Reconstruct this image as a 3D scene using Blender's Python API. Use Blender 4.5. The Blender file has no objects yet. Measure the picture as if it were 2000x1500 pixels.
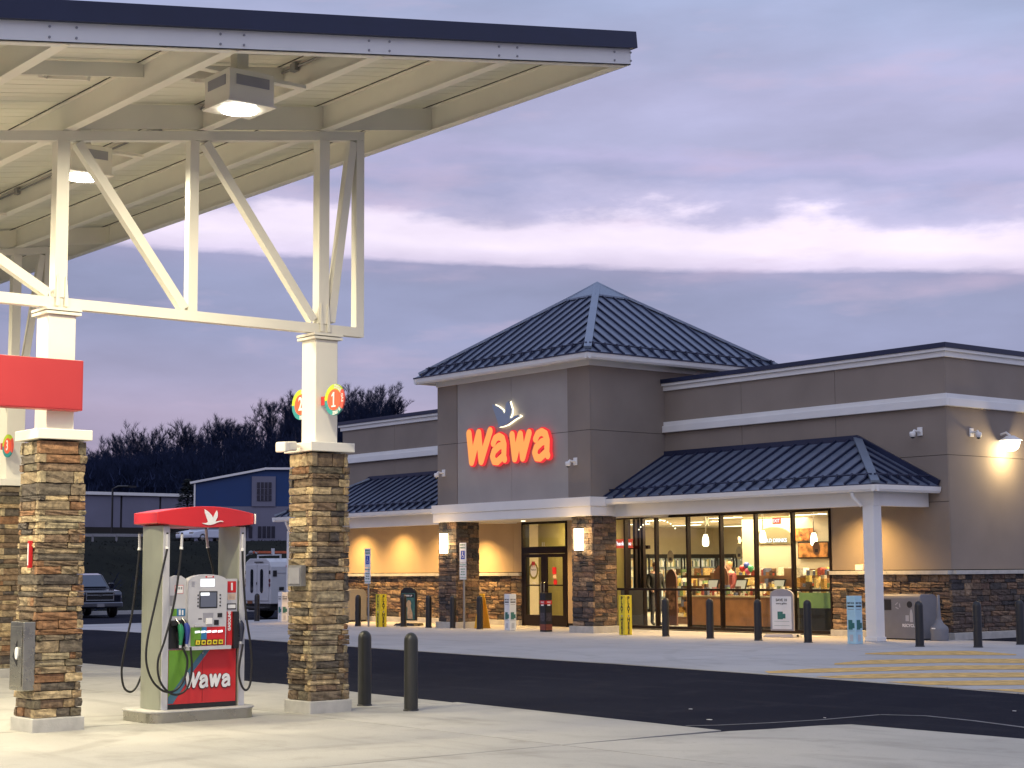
import bpy, bmesh, math, random
from mathutils import Vector, Matrix, Euler
import numpy as np

random.seed(7)
rnd = random.Random(11)
R = math.radians
S = bpy.context.scene
COL = S.collection

# ------------------------------------------------------------------ camera
cam = bpy.data.cameras.new("camera"); camo = bpy.data.objects.new("camera", cam); COL.objects.link(camo)
S.camera = camo
cam.sensor_width = 36; cam.lens = 3298.95 * 36 / 2000; cam.clip_start = .1; cam.clip_end = 3000
yaw, pit, rol = R(51.184), R(6.316), R(-0.398)
fw = Vector((-math.sin(yaw) * math.cos(pit), math.cos(yaw) * math.cos(pit), math.sin(pit)))
rt0 = Vector((math.cos(yaw), math.sin(yaw), 0)); up0 = rt0.cross(fw)
rt = math.cos(rol) * rt0 + math.sin(rol) * up0
up = -math.sin(rol) * rt0 + math.cos(rol) * up0
camo.matrix_world = Matrix(((rt.x, up.x, -fw.x, 0), (rt.y, up.y, -fw.y, 0), (rt.z, up.z, -fw.z, 1.6), (0, 0, 0, 1)))

# ------------------------------------------------------------------ view
S.view_settings.view_transform = 'Standard'; S.view_settings.look = 'None'
S.view_settings.exposure = 0.0; S.view_settings.gamma = 1; S.view_settings.use_curve_mapping = False
try:
    S.cycles.max_bounces = 6; S.cycles.diffuse_bounces = 3; S.cycles.transparent_max_bounces = 16
    S.cycles.sample_clamp_indirect = 4.0; S.cycles.caustics_reflective = False; S.cycles.caustics_refractive = False
except Exception:
    pass

# ------------------------------------------------------------------ world: dusk overcast in layers
W = bpy.data.worlds.new("World"); S.world = W; W.use_nodes = True
nt = W.node_tree; nt.nodes.clear()
def N(t, tree=None, **k):
    n = (tree or nt).nodes.new(t)
    for a, b in k.items(): setattr(n, a, b)
    return n
out = N('ShaderNodeOutputWorld'); bg = N('ShaderNodeBackground'); nt.links.new(bg.outputs[0], out.inputs[0])
tc = N('ShaderNodeTexCoord'); nrm = N('ShaderNodeVectorMath', operation='NORMALIZE'); nt.links.new(tc.outputs['Generated'], nrm.inputs[0])
sep = N('ShaderNodeSeparateXYZ'); nt.links.new(nrm.outputs[0], sep.inputs[0])
def math_(op, a, b=None, c=None):
    n = N('ShaderNodeMath', operation=op)
    for i, v in enumerate((a, b, c)):
        if v is None: continue
        if isinstance(v, (int, float)): n.inputs[i].default_value = v
        else: nt.links.new(v, n.inputs[i])
    return n.outputs[0]
def wnoise(vec, sc, det=5, rough=.55, off=0):
    vm = N('ShaderNodeVectorMath', operation='MULTIPLY'); nt.links.new(nrm.outputs[0], vm.inputs[0]); vm.inputs[1].default_value = vec
    va = N('ShaderNodeVectorMath', operation='ADD'); nt.links.new(vm.outputs[0], va.inputs[0]); va.inputs[1].default_value = (off, off * .7, off * .3)
    n = N('ShaderNodeTexNoise'); n.inputs['Scale'].default_value = sc; n.inputs['Detail'].default_value = det
    n.inputs['Roughness'].default_value = rough; nt.links.new(va.outputs[0], n.inputs['Vector'])
    return n.outputs[0]
dotn = N('ShaderNodeVectorMath', operation='DOT_PRODUCT'); nt.links.new(nrm.outputs[0], dotn.inputs[0]); dotn.inputs[1].default_value = (.627, .779, 0)
tilt = math_('MULTIPLY', dotn.outputs['Value'], .042)
n1 = wnoise((1, 1, 3.2), 7.0, 7, .58, 3.1); n2 = wnoise((1, 1, 4), 16.0, 6, .6, 8.2); n3 = wnoise((1, 1, 3.6), 5.2, 7, .55, 14.5)
z0 = math_('ADD', sep.outputs['Z'], tilt)
upm = math_('SMOOTHSTEP' if False else 'SUBTRACT', z0, .183)
upw = N('ShaderNodeMapRange'); upw.inputs['From Min'].default_value = .183; upw.inputs['From Max'].default_value = .215
upw.inputs['To Min'].default_value = .006; upw.inputs['To Max'].default_value = .075; nt.links.new(z0, upw.inputs['Value'])
d1 = math_('MULTIPLY', math_('SUBTRACT', n1, .5), upw.outputs[0])
d2 = math_('MULTIPLY', math_('SUBTRACT', n2, .5), .009)
zz = math_('ADD', math_('ADD', z0, d1), d2)
half = math_('MULTIPLY', zz, 2.0)
cr = N('ShaderNodeValToRGB'); nt.links.new(half, cr.inputs[0])
stops = [(0.0, (.30, .28, .44)), (.10, (.35, .315, .47)), (.17, (.41, .36, .52)), (.21, (.35, .34, .515)), (.27, (.295, .32, .51)),
         (.33, (.29, .315, .50)), (.356, (.33, .33, .52)), (.3620, (.70, .62, .82)), (.385, (.90, .80, .97)), (.408, (.86, .76, .94)),
         (.424, (.50, .475, .69)), (.452, (.37, .38, .59)), (.478, (.44, .42, .645)), (.50, (.385, .39, .59)), (.56, (.42, .42, .635)), (.60, (.38, .405, .61)), (.66, (.36, .41, .62)), (1.0, (.40, .46, .67))]
e = cr.color_ramp.elements
e[0].position, e[0].color = stops[0][0], (*stops[0][1], 1)
e[1].position, e[1].color = stops[-1][0], (*stops[-1][1], 1)
for p, c in stops[1:-1]:
    q = e.new(p); q.color = (*c, 1)
mixc = N('ShaderNodeMix', data_type='RGBA', blend_type='MULTIPLY'); mixc.inputs[0].default_value = 1
nt.links.new(cr.outputs[0], mixc.inputs[6])
mr = N('ShaderNodeMapRange'); nt.links.new(n3, mr.inputs['Value']); mr.inputs['From Min'].default_value = .3; mr.inputs['From Max'].default_value = .7
mr.inputs['To Min'].default_value = .86; mr.inputs['To Max'].default_value = 1.16
nt.links.new(mr.outputs[0], mixc.inputs[7])
# faint rosy wisps low in the sky
n4 = wnoise((1, 1, 5), 8.5, 6, .55, 21.0)
mr4 = N('ShaderNodeMapRange'); nt.links.new(n4, mr4.inputs['Value']); mr4.inputs['From Min'].default_value = .54; mr4.inputs['From Max'].default_value = .74
mr4.inputs['To Min'].default_value = 0; mr4.inputs['To Max'].default_value = .45
pk = N('ShaderNodeMix', data_type='RGBA'); nt.links.new(mr4.outputs[0], pk.inputs[0]); nt.links.new(mixc.outputs[2], pk.inputs[6]); pk.inputs[7].default_value = (.60, .47, .64, 1)
sky = N('ShaderNodeTexSky', sky_type='NISHITA'); sky.sun_disc = False; sky.sun_elevation = R(2); sky.sun_rotation = R(150); sky.air_density = 1.2
addn = N('ShaderNodeMix', data_type='RGBA', blend_type='ADD'); addn.inputs[0].default_value = .012
nt.links.new(pk.outputs[2], addn.inputs[6]); nt.links.new(sky.outputs[0], addn.inputs[7])
nt.links.new(addn.outputs[2], bg.inputs[0]); bg.inputs[1].default_value = 1.07

# one very soft dusk sun behind the camera
sl = bpy.data.lights.new("sun", 'SUN'); sl.energy = .45; sl.angle = R(50); sl.color = (.80, .82, 1.0)
slo = bpy.data.objects.new("sun", sl); COL.objects.link(slo)
slo.rotation_euler = Vector((-.55, .62, -.75)).to_track_quat('-Z', 'Y').to_euler()

# ------------------------------------------------------------------ materials
MATS = {}
def pmat(name, col, rough=.6, metal=0., var=.06, vs=3.0, bump=0., bs=40., emit=None, es=0., spec=.5, coat=0., det=5):
    if name in MATS: return MATS[name]
    m = bpy.data.materials.new(name); m.use_nodes = True; t = m.node_tree; b = t.nodes['Principled BSDF']
    b.inputs['Roughness'].default_value = rough; b.inputs['Metallic'].default_value = metal
    b.inputs['Specular IOR Level'].default_value = spec; b.inputs['Coat Weight'].default_value = coat
    g = N('ShaderNodeNewGeometry', t)
    if var > 0:
        n = N('ShaderNodeTexNoise', t); n.inputs['Scale'].default_value = vs; n.inputs['Detail'].default_value = det
        t.links.new(g.outputs['Position'], n.inputs['Vector'])
        r = N('ShaderNodeMapRange', t); t.links.new(n.outputs[0], r.inputs['Value'])
        r.inputs['From Min'].default_value = .3; r.inputs['From Max'].default_value = .7
        r.inputs['To Min'].default_value = 1 - var; r.inputs['To Max'].default_value = 1 + var
        x = N('ShaderNodeMix', t, data_type='RGBA', blend_type='MULTIPLY'); x.inputs[0].default_value = 1
        x.inputs[6].default_value = (*col, 1); t.links.new(r.outputs[0], x.inputs[7]); t.links.new(x.outputs[2], b.inputs['Base Color'])
        r2 = N('ShaderNodeMapRange', t); t.links.new(n.outputs[0], r2.inputs['Value'])
        r2.inputs['To Min'].default_value = max(0.02, rough - .1); r2.inputs['To Max'].default_value = min(1, rough + .1)
        t.links.new(r2.outputs[0], b.inputs['Roughness'])
    else:
        b.inputs['Base Color'].default_value = (*col, 1)
    if bump > 0:
        n2 = N('ShaderNodeTexNoise', t); n2.inputs['Scale'].default_value = bs; n2.inputs['Detail'].default_value = 4
        t.links.new(g.outputs['Position'], n2.inputs['Vector'])
        bp = N('ShaderNodeBump', t); bp.inputs['Strength'].default_value = bump; bp.inputs['Distance'].default_value = .01
        t.links.new(n2.outputs[0], bp.inputs['Height']); t.links.new(bp.outputs[0], b.inputs['Normal'])
    if emit:
        b.inputs['Emission Color'].default_value = (*emit, 1); b.inputs['Emission Strength'].default_value = es
    MATS[name] = m
    return m

def ground_mat(name, col, col2, stain, sc=.35, bump=.25, rough=.85, stain_amt=.5, spec=.3):
    m = bpy.data.materials.new(name); m.use_nodes = True; t = m.node_tree; b = t.nodes['Principled BSDF']; b.inputs['Roughness'].default_value = rough
    b.inputs['Specular IOR Level'].default_value = spec
    g = N('ShaderNodeNewGeometry', t)
    def nz(scale, det=6, ro=.6):
        n = N('ShaderNodeTexNoise', t); n.inputs['Scale'].default_value = scale; n.inputs['Detail'].default_value = det; n.inputs['Roughness'].default_value = ro
        t.links.new(g.outputs['Position'], n.inputs['Vector']); return n.outputs[0]
    def mrg(v, a, b_, c, d):
        r = N('ShaderNodeMapRange', t); t.links.new(v, r.inputs['Value'])
        for k, q in zip(('From Min', 'From Max', 'To Min', 'To Max'), (a, b_, c, d)): r.inputs[k].default_value = q
        return r.outputs[0]
    def mx(f, a, b_):
        x = N('ShaderNodeMix', t, data_type='RGBA'); t.links.new(f, x.inputs[0])
        for i, v in ((6, a), (7, b_)):
            if isinstance(v, tuple): x.inputs[i].default_value = (*v, 1)
            else: t.links.new(v, x.inputs[i])
        return x.outputs[2]
    c = mx(mrg(nz(sc), .35, .65, 0, 1), col, col2)
    c = mx(mrg(nz(1.3, 7, .65), .54, .72, 0, stain_amt), c, stain)
    mpn = N('ShaderNodeMapping', t); mpn.inputs['Scale'].default_value = (.35, 2.2, 1); mpn.inputs['Rotation'].default_value = (0, 0, .5); t.links.new(g.outputs['Position'], mpn.inputs[0])
    ns = N('ShaderNodeTexNoise', t); ns.inputs['Scale'].default_value = 1.1; ns.inputs['Detail'].default_value = 7; ns.inputs['Roughness'].default_value = .6; t.links.new(mpn.outputs[0], ns.inputs['Vector'])
    c = mx(mrg(ns.outputs[0], .54, .70, 0, stain_amt * .8), c, stain)
    if 'concrete' in name:
        for cx_, cy_, r_ in ((-9.2, 8.6, 3.9), (-9.2, 8.6, 5.3), (-22.0, 2.5, 6.2), (-22.0, 2.5, 7.7), (-16.0, 30.0, 9.0), (-16.0, 30.0, 10.5), (-30, 12, 9.5), (-30, 12, 11.0)):
            vs_ = N('ShaderNodeVectorMath', t, operation='DISTANCE'); sx = N('ShaderNodeVectorMath', t, operation='MULTIPLY'); t.links.new(g.outputs['Position'], sx.inputs[0]); sx.inputs[1].default_value = (1, 1, 0)
            t.links.new(sx.outputs[0], vs_.inputs[0]); vs_.inputs[1].default_value = (cx_, cy_, 0)
            q1 = N('ShaderNodeMath', t, operation='SUBTRACT'); t.links.new(vs_.outputs['Value'], q1.inputs[0]); q1.inputs[1].default_value = r_
            q2 = N('ShaderNodeMath', t, operation='ABSOLUTE'); t.links.new(q1.outputs[0], q2.inputs[0])
            q3 = N('ShaderNodeMath', t, operation='MULTIPLY'); t.links.new(mrg(q2.outputs[0], .07, .14, 1, 0), q3.inputs[0]); t.links.new(mrg(nz(.9, 4, .6), .42, .62, 0, .42), q3.inputs[1])
            c = mx(q3.outputs[0], c, stain)
    c = mx(mrg(nz(9, 3, .5), .66, .74, 0, stain_amt * .7), c, stain)
    c = mx(mrg(nz(90, 2, .5), .3, .7, 0, .35), c, stain)
    oi = N('ShaderNodeObjectInfo', t); hb = N('ShaderNodeHueSaturation', t)
    r = mrg(oi.outputs['Random'], 0, 1, .93, 1.06); t.links.new(r, hb.inputs['Value']); t.links.new(c, hb.inputs['Color'])
    t.links.new(hb.outputs[0], b.inputs['Base Color'])
    bp = N('ShaderNodeBump', t); bp.inputs['Strength'].default_value = bump; bp.inputs['Distance'].default_value = .01
    t.links.new(nz(120, 3, .6), bp.inputs['Height']); t.links.new(bp.outputs[0], b.inputs['Normal'])
    return m

def ramp_mat(name, cols, rough=.8, mottling=.35, ms=14., bump=.6, bs=35., metal=0., emit=0.):
    """colour picked per object and per loose piece"""
    m = bpy.data.materials.new(name); m.use_nodes = True; t = m.node_tree; b = t.nodes['Principled BSDF']; b.inputs['Roughness'].default_value = rough
    b.inputs['Metallic'].default_value = metal
    g = N('ShaderNodeNewGeometry', t); oi = N('ShaderNodeObjectInfo', t)
    a = N('ShaderNodeMath', t, operation='ADD'); t.links.new(g.outputs['Random Per Island'], a.inputs[0]); t.links.new(oi.outputs['Random'], a.inputs[1])
    f = N('ShaderNodeMath', t, operation='FRACT'); t.links.new(a.outputs[0], f.inputs[0])
    c = N('ShaderNodeValToRGB', t); c.color_ramp.interpolation = 'CONSTANT'; t.links.new(f.outputs[0], c.inputs[0])
    el = c.color_ramp.elements; n = len(cols)
    el[0].position = 0; el[0].color = (*cols[0], 1); el[1].position = 1 / n; el[1].color = (*cols[1], 1)
    for i in range(2, n):
        q = el.new(i / n); q.color = (*cols[i], 1)
    nz = N('ShaderNodeTexNoise', t); nz.inputs['Scale'].default_value = ms; nz.inputs['Detail'].default_value = 6; nz.inputs['Roughness'].default_value = .65
    t.links.new(g.outputs['Position'], nz.inputs['Vector'])
    r = N('ShaderNodeMapRange', t); t.links.new(nz.outputs[0], r.inputs['Value']); r.inputs['From Min'].default_value = .3; r.inputs['From Max'].default_value = .7
    r.inputs['To Min'].default_value = 1 - mottling; r.inputs['To Max'].default_value = 1 + mottling
    x = N('ShaderNodeMix', t, data_type='RGBA', blend_type='MULTIPLY'); x.inputs[0].default_value = 1
    t.links.new(c.outputs[0], x.inputs[6]); t.links.new(r.outputs[0], x.inputs[7]); t.links.new(x.outputs[2], b.inputs['Base Color'])
    if emit:
        t.links.new(x.outputs[2], b.inputs['Emission Color']); b.inputs['Emission Strength'].default_value = emit
    if bump:
        n2 = N('ShaderNodeTexNoise', t); n2.inputs['Scale'].default_value = bs; n2.inputs['Detail'].default_value = 5
        t.links.new(g.outputs['Position'], n2.inputs['Vector'])
        bp = N('ShaderNodeBump', t); bp.inputs['Strength'].default_value = bump; bp.inputs['Distance'].default_value = .02
        t.links.new(n2.outputs[0], bp.inputs['Height']); t.links.new(bp.outputs[0], b.inputs['Normal'])
    return m

def emis(name, col, s):
    m = bpy.data.materials.new(name); m.use_nodes = True; t = m.node_tree; t.nodes.clear()
    o = N('ShaderNodeOutputMaterial', t); b = N('ShaderNodeEmission', t); b.inputs[0].default_value = (*col, 1); b.inputs[1].default_value = s
    t.links.new(b.outputs[0], o.inputs[0]); return m

def glass_mat(name, tint=(.93, .96, .95), refl=1.0):
    m = bpy.data.materials.new(name); m.use_nodes = True; t = m.node_tree; t.nodes.clear()
    o = N('ShaderNodeOutputMaterial', t); tr = N('ShaderNodeBsdfTransparent', t); tr.inputs[0].default_value = (*tint, 1)
    gl = N('ShaderNodeBsdfGlossy', t); gl.inputs['Roughness'].default_value = .02; lw = N('ShaderNodeLayerWeight', t); lw.inputs[0].default_value = .5
    pw = N('ShaderNodeMath', t, operation='POWER'); t.links.new(lw.outputs['Facing'], pw.inputs[0]); pw.inputs[1].default_value = 4.0
    mm = N('ShaderNodeMath', t, operation='MULTIPLY_ADD'); t.links.new(pw.outputs[0], mm.inputs[0]); mm.inputs[1].default_value = .5 * refl; mm.inputs[2].default_value = .022
    mx = N('ShaderNodeMixShader', t); t.links.new(mm.outputs[0], mx.inputs[0]); t.links.new(tr.outputs[0], mx.inputs[1]); t.links.new(gl.outputs[0], mx.inputs[2])
    t.links.new(mx.outputs[0], o.inputs[0]); return m

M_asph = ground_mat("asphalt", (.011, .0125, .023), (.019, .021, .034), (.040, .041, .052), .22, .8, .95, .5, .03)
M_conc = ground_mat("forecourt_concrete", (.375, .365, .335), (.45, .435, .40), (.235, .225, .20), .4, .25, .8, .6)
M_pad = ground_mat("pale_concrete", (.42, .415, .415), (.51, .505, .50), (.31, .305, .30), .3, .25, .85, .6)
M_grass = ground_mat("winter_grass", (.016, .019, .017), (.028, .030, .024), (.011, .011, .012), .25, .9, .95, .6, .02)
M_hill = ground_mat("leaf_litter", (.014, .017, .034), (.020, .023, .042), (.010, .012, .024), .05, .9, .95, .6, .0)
M_yellow_paint = pmat("yellow_marking", (.60, .385, .12), .8, 0, .35, 5)
M_white_line = pmat("white_marking", (.12, .12, .135), .7, 0, .3, 8)
M_wht = pmat("white_paint", (.80, .77, .68), .38, 0, .03, 2)
M_trim = pmat("white_trim", (.78, .77, .745), .5, 0, .03, 2)
M_deck = pmat("white_deck", (.76, .75, .64), .45, 0, .04, 1.5)
M_navy = pmat("navy_metal", (.018, .024, .060), .42, .1, .12, 2)
M_roof = pmat("roof_metal", (.17, .205, .285), .36, .45, .12, 1.5)
M_roofhi = pmat("roof_flashing", (.21, .26, .34), .38, .35, .1, 1.5)
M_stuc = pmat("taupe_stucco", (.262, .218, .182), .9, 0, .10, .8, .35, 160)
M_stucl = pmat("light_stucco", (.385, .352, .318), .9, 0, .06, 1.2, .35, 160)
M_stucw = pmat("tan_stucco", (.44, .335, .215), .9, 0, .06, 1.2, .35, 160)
M_dark = pmat("dark_backing", (.025, .022, .02), .9, 0, .1)
M_mortar = pmat("mortar", (.10, .08, .06), .95, 0, .2, 20)
M_cast = pmat("cast_stone", (.46, .45, .42), .85, 0, .12, 6, .3, 60)
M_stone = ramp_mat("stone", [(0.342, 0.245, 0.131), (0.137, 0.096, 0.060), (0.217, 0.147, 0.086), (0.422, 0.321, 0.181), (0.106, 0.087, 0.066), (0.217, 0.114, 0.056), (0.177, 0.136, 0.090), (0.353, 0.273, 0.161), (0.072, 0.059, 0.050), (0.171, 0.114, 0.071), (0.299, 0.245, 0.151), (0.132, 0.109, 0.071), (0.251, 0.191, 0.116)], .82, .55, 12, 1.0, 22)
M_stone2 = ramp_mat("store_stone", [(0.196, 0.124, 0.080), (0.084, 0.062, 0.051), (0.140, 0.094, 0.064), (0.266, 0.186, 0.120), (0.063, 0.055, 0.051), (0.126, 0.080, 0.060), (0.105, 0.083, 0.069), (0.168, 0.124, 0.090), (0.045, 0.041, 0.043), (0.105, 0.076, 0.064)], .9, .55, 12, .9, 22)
M_bronze = pmat("dark_bronze", (.022, .014, .012), .35, .6, .08, 3)
M_boll = pmat("charcoal_sleeve", (.014, .015, .018), .42, 0, .08, 3)
M_boll2 = pmat("olive_charcoal_sleeve", (.032, .033, .029), .38, 0, .10, 3)
M_glass = glass_mat("window_glass")
M_dglass = pmat("dark_glass", (.012, .015, .022), .08, 0, 0, spec=.8)
M_rub = pmat("black_rubber", (.012, .012, .013), .45, 0, .1, 10)
M_black = pmat("black_plastic", (.016, .016, .018), .4, 0, .1, 8)
M_steel = pmat("brushed_steel", (.42, .41, .35), .28, .95, .08, 5)
M_galv = pmat("galvanised", (.30, .30, .31), .5, .6, .12, 8)
M_alu = pmat("pump_aluminium", (.37, .39, .31), .35, .55, .06, 2)
M_grey = pmat("pump_grey_plastic", (.50, .50, .53), .42, 0, .04, 6)
M_greyd = pmat("pump_mid_grey", (.30, .30, .34), .45, 0, .05, 6)
M_red = pmat("brand_red", (.58, .022, .026), .32, 0, .04, 2, coat=.3)
M_green = pmat("leaf_green", (.13, .30, .035), .35, 0, .05, 3)
M_blue = pmat("sky_blue", (.03, .17, .36), .35, 0, .05, 3)
M_yel = pmat("bright_yellow", (.78, .62, .03), .5, 0, .06, 5)
M_amber = pmat("safety_yellow", (.80, .43, .02), .5, 0, .08, 5)
M_print = pmat("print_white", (.80, .80, .80), .5, 0, .02, 5)
M_ink = pmat("print_black", (.015, .015, .018), .5, 0, 0)
M_inkg = pmat("print_grey", (.25, .25, .27), .5, 0, 0)
M_signb = pmat("sign_blue", (.02, .07, .42), .5, 0, 0)
M_teal = pmat("roundel_teal", (.02, .26, .27), .45, 0, .03)
M_lime = pmat("roundel_lime", (.45, .62, .03), .45, 0, .03)
M_rred = pmat("roundel_red", (.78, .10, .04), .45, 0, .03)
M_rred2 = pmat("roundel_rose", (.72, .10, .07), .45, 0, .03)
M_ltblue = pmat("poster_blue", (.42, .66, .76), .5, 0, .08, 4)
M_poster = pmat("poster_white", (.72, .74, .76), .5, 0, .04, 4)
M_posterg = pmat("poster_green", (.03, .15, .14), .5, 0, .2, 30)
M_bin = pmat("bin_grey", (.20, .20, .215), .6, 0, .06, 5)
M_binside = pmat("bin_side", (.17, .175, .20), .6, 0, .06, 5)
E_lamp = emis("lamp_lens_glow", (1, .94, .80), 30)
E_sconce = emis("sconce_glow", (1, .83, .50), 11)
E_ceil = emis("ceiling_panel_glow", (1, .90, .62), 7)
E_pend = emis("pendant_glow", (1, .86, .58), 4.5)
E_letter = emis("channel_letter_face", (1.0, .40, .115), 1.05)
E_letterr = emis("channel_letter_edge", (1.0, .05, .06), .9)
E_screen = emis("screen_white", (.95, .97, 1), 1.6)
E_screend = pmat("screen_grey", (.09, .10, .14), .3, 0, 0, emit=(.1, .11, .15), es=.3)
E_halo = emis("halo_glow", (1, .9, .62), 2.2)
E_cool = emis("cooler_glow", (.95, 1, .85), 1.6)
E_exit = emis("exit_sign_glow", (1, .16, .08), 1.4)
E_thank = emis("red_ribbon_glow", (.9, .11, .06), .8)

# ------------------------------------------------------------------ mesh builder
ROOT = {}
class MB:
    def __init__(s): s.v = []; s.f = []; s.m = []; s.sm = []
    def add(s, vs, fs, m=0, smooth=False):
        b = len(s.v); s.v += [tuple(p) for p in vs]
        for f in fs: s.f.append([b + i for i in f]); s.m.append(m); s.sm.append(smooth)
        return s
    def box(s, x0, x1, y0, y1, z0, z1, m=0):
        if x0 > x1: x0, x1 = x1, x0
        if y0 > y1: y0, y1 = y1, y0
        if z0 > z1: z0, z1 = z1, z0
        return s.add([(x0, y0, z0), (x1, y0, z0), (x1, y1, z0), (x0, y1, z0), (x0, y0, z1), (x1, y0, z1), (x1, y1, z1), (x0, y1, z1)],
                     [(0, 3, 2, 1), (4, 5, 6, 7), (0, 1, 5, 4), (1, 2, 6, 5), (2, 3, 7, 6), (3, 0, 4, 7)], m)
    def prism(s, pts, d, m=0):
        """closed loop of 3-D points pushed along vector d"""
        n = len(pts); d = Vector(d); a = [Vector(p) for p in pts]
        nn = Vector((0, 0, 0))
        for i in range(n): nn += a[i].cross(a[(i + 1) % n])
        if nn.dot(d) > 0: a = a[::-1]
        vs = a + [p + d for p in a]
        return s.add(vs, [tuple(range(n)), tuple(range(2 * n - 1, n - 1, -1))] + [(i, i + n, (i + 1) % n + n, (i + 1) % n) for i in range(n)], m)
    def bar(s, p0, p1, w, h, upv=(0, 0, 1), m=0):
        p0, p1 = Vector(p0), Vector(p1); d = (p1 - p0).normalized(); r = d.cross(Vector(upv))
        if r.length < 1e-4: r = d.cross(Vector((1, 0, 0)))
        r.normalize(); u = r.cross(d)
        q = [p0 + r * a * w / 2 + u * b * h / 2 for a, b in ((-1, -1), (1, -1), (1, 1), (-1, 1))]
        return s.prism(q, p1 - p0, m)
    def tube(s, pts, r, n=8, m=0, cap=True, taper=None):
        P = [Vector(p) for p in pts]; rings = []; prev = None
        for i, p in enumerate(P):
            d = (P[min(i + 1, len(P) - 1)] - P[max(i - 1, 0)]).normalized()
            if prev is None:
                a = d.cross(Vector((0, 0, 1)))
                if a.length < .05: a = d.cross(Vector((1, 0, 0)))
            else: a = prev - d * prev.dot(d)
            a.normalize(); prev = a; b = d.cross(a)
            rr = r if taper is None else taper[i]
            rings.append([p + (a * math.cos(2 * math.pi * k / n) + b * math.sin(2 * math.pi * k / n)) * rr for k in range(n)])
        vs = [v for q in rings for v in q]; fs = []
        for i in range(len(P) - 1):
            for k in range(n): fs.append((i * n + k, i * n + (k + 1) % n, (i + 1) * n + (k + 1) % n, (i + 1) * n + k))
        s.add(vs, fs, m, True)
        if cap:
            s.add(rings[0], [tuple(range(n))[::-1]], m); s.add(rings[-1], [tuple(range(n))], m)
        return s
    def lathe(s, prof, c=(0, 0, 0), n=20, m=0, axis='z'):
        vs = []; fs = []
        for r, h in prof:
            for k in range(n):
                a = 2 * math.pi * k / n; x, y, z = r * math.cos(a), r * math.sin(a), h
                if axis == 'y': x, y, z = x, z, -y
                if axis == 'x': x, y, z = z, x, y
                vs.append((c[0] + x, c[1] + y, c[2] + z))
        for i in range(len(prof) - 1):
            for k in range(n): fs.append((i * n + k, i * n + (k + 1) % n, (i + 1) * n + (k + 1) % n, (i + 1) * n + k))
        return s.add(vs, fs, m, True)
    def disc(s, c, nrm, r, t, n=28, m=0, squash=1):
        nv = Vector(nrm).normalized(); a = nv.cross(Vector((0, 0, 1)))
        if a.length < .05: a = Vector((1, 0, 0))
        a.normalize(); b = nv.cross(a)
        c = Vector(c)
        return s.prism([c + a * r * math.cos(2 * math.pi * k / n) + b * r * squash * math.sin(2 * math.pi * k / n) for k in range(n)], nv * t, m)
    def build(s, name, mats, parent=None, world=True, bevel=0, shift=None):
        me = bpy.data.meshes.new(name)
        off = Vector(ROOT.get(parent, (0, 0, 0))) if (parent is not None and world) else Vector((0, 0, 0))
        if shift is not None: off = Vector(shift)
        me.from_pydata([tuple(Vector(v) - off) for v in s.v], [], s.f)
        if not isinstance(mats, (list, tuple)): mats = [mats]
        for q in mats: me.materials.append(q)
        me.polygons.foreach_set('material_index', s.m); me.polygons.foreach_set('use_smooth', s.sm); me.update()
        o = bpy.data.objects.new(name, me); COL.objects.link(o)
        if parent is not None: o.parent = parent
        if parent is not None: ROOT[o] = ROOT.get(parent, (0, 0, 0))
        if shift is not None: o.location = shift
        if bevel:
            b = o.modifiers.new('bevel', 'BEVEL'); b.width = bevel; b.segments = 2; b.limit_method = 'ANGLE'; b.angle_limit = R(40)
        return o

def thing(name, label, cat, loc=(0, 0, 0), rz=0, group=None):
    o = bpy.data.objects.new(name, None); COL.objects.link(o); o.location = loc; o.rotation_euler = (0, 0, rz); o.empty_display_size = .2
    o['label'] = label; o['category'] = cat
    if group: o['group'] = group
    ROOT[o] = tuple(loc) if rz == 0 else (0, 0, 0)
    return o
def tag(o, label, cat, group=None):
    o['label'] = label; o['category'] = cat
    if group: o['group'] = group
    return o
def kind(o, k): o['kind'] = k; return o
def copy_tree(o, parent=None):
    c = o.copy(); COL.objects.link(c)
    if parent is not None: c.parent = parent
    for ch in list(o.children): copy_tree(ch, c)
    return c
def inst(me, name, parent, loc, rot=(0, 0, 0), scale=(1, 1, 1)):
    o = bpy.data.objects.new(name, me); COL.objects.link(o); o.parent = parent
    b = Vector(ROOT.get(parent, (0, 0, 0))); o.location = Vector(loc) - b; o.rotation_euler = rot; o.scale = scale
    return o

_tc = {}
def text(txt, origin, right, upv, size, mat, parent=None, name='lettering', depth=.004, bold=0., shear=0., align='CENTER', xs=1., world=True):
    cu = bpy.data.curves.new(name, 'FONT'); cu.body = txt; cu.size = size; cu.align_x = align; cu.align_y = 'CENTER'
    cu.extrude = depth / 2; cu.offset = bold; cu.shear = shear; cu.resolution_u = 4
    tmp = bpy.data.objects.new('t', cu); COL.objects.link(tmp); bpy.context.view_layer.update()
    me = bpy.data.meshes.new_from_object(tmp.evaluated_get(bpy.context.evaluated_depsgraph_get()))
    bpy.data.objects.remove(tmp)
    r = Vector(right).normalized(); u = Vector(upv).normalized(); n = r.cross(u)
    off = Vector(ROOT.get(parent, (0, 0, 0))) if (parent is not None and world) else Vector((0, 0, 0))
    Mx = Matrix(((r.x * xs, u.x, n.x, origin[0] - off.x), (r.y * xs, u.y, n.y, origin[1] - off.y), (r.z * xs, u.z, n.z, origin[2] - off.z), (0, 0, 0, 1)))
    me.transform(Mx); me.materials.clear(); me.materials.append(mat); me.name = name
    o = bpy.data.objects.new(name, me); COL.objects.link(o)
    if parent is not None: o.parent = parent
    return o

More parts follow.
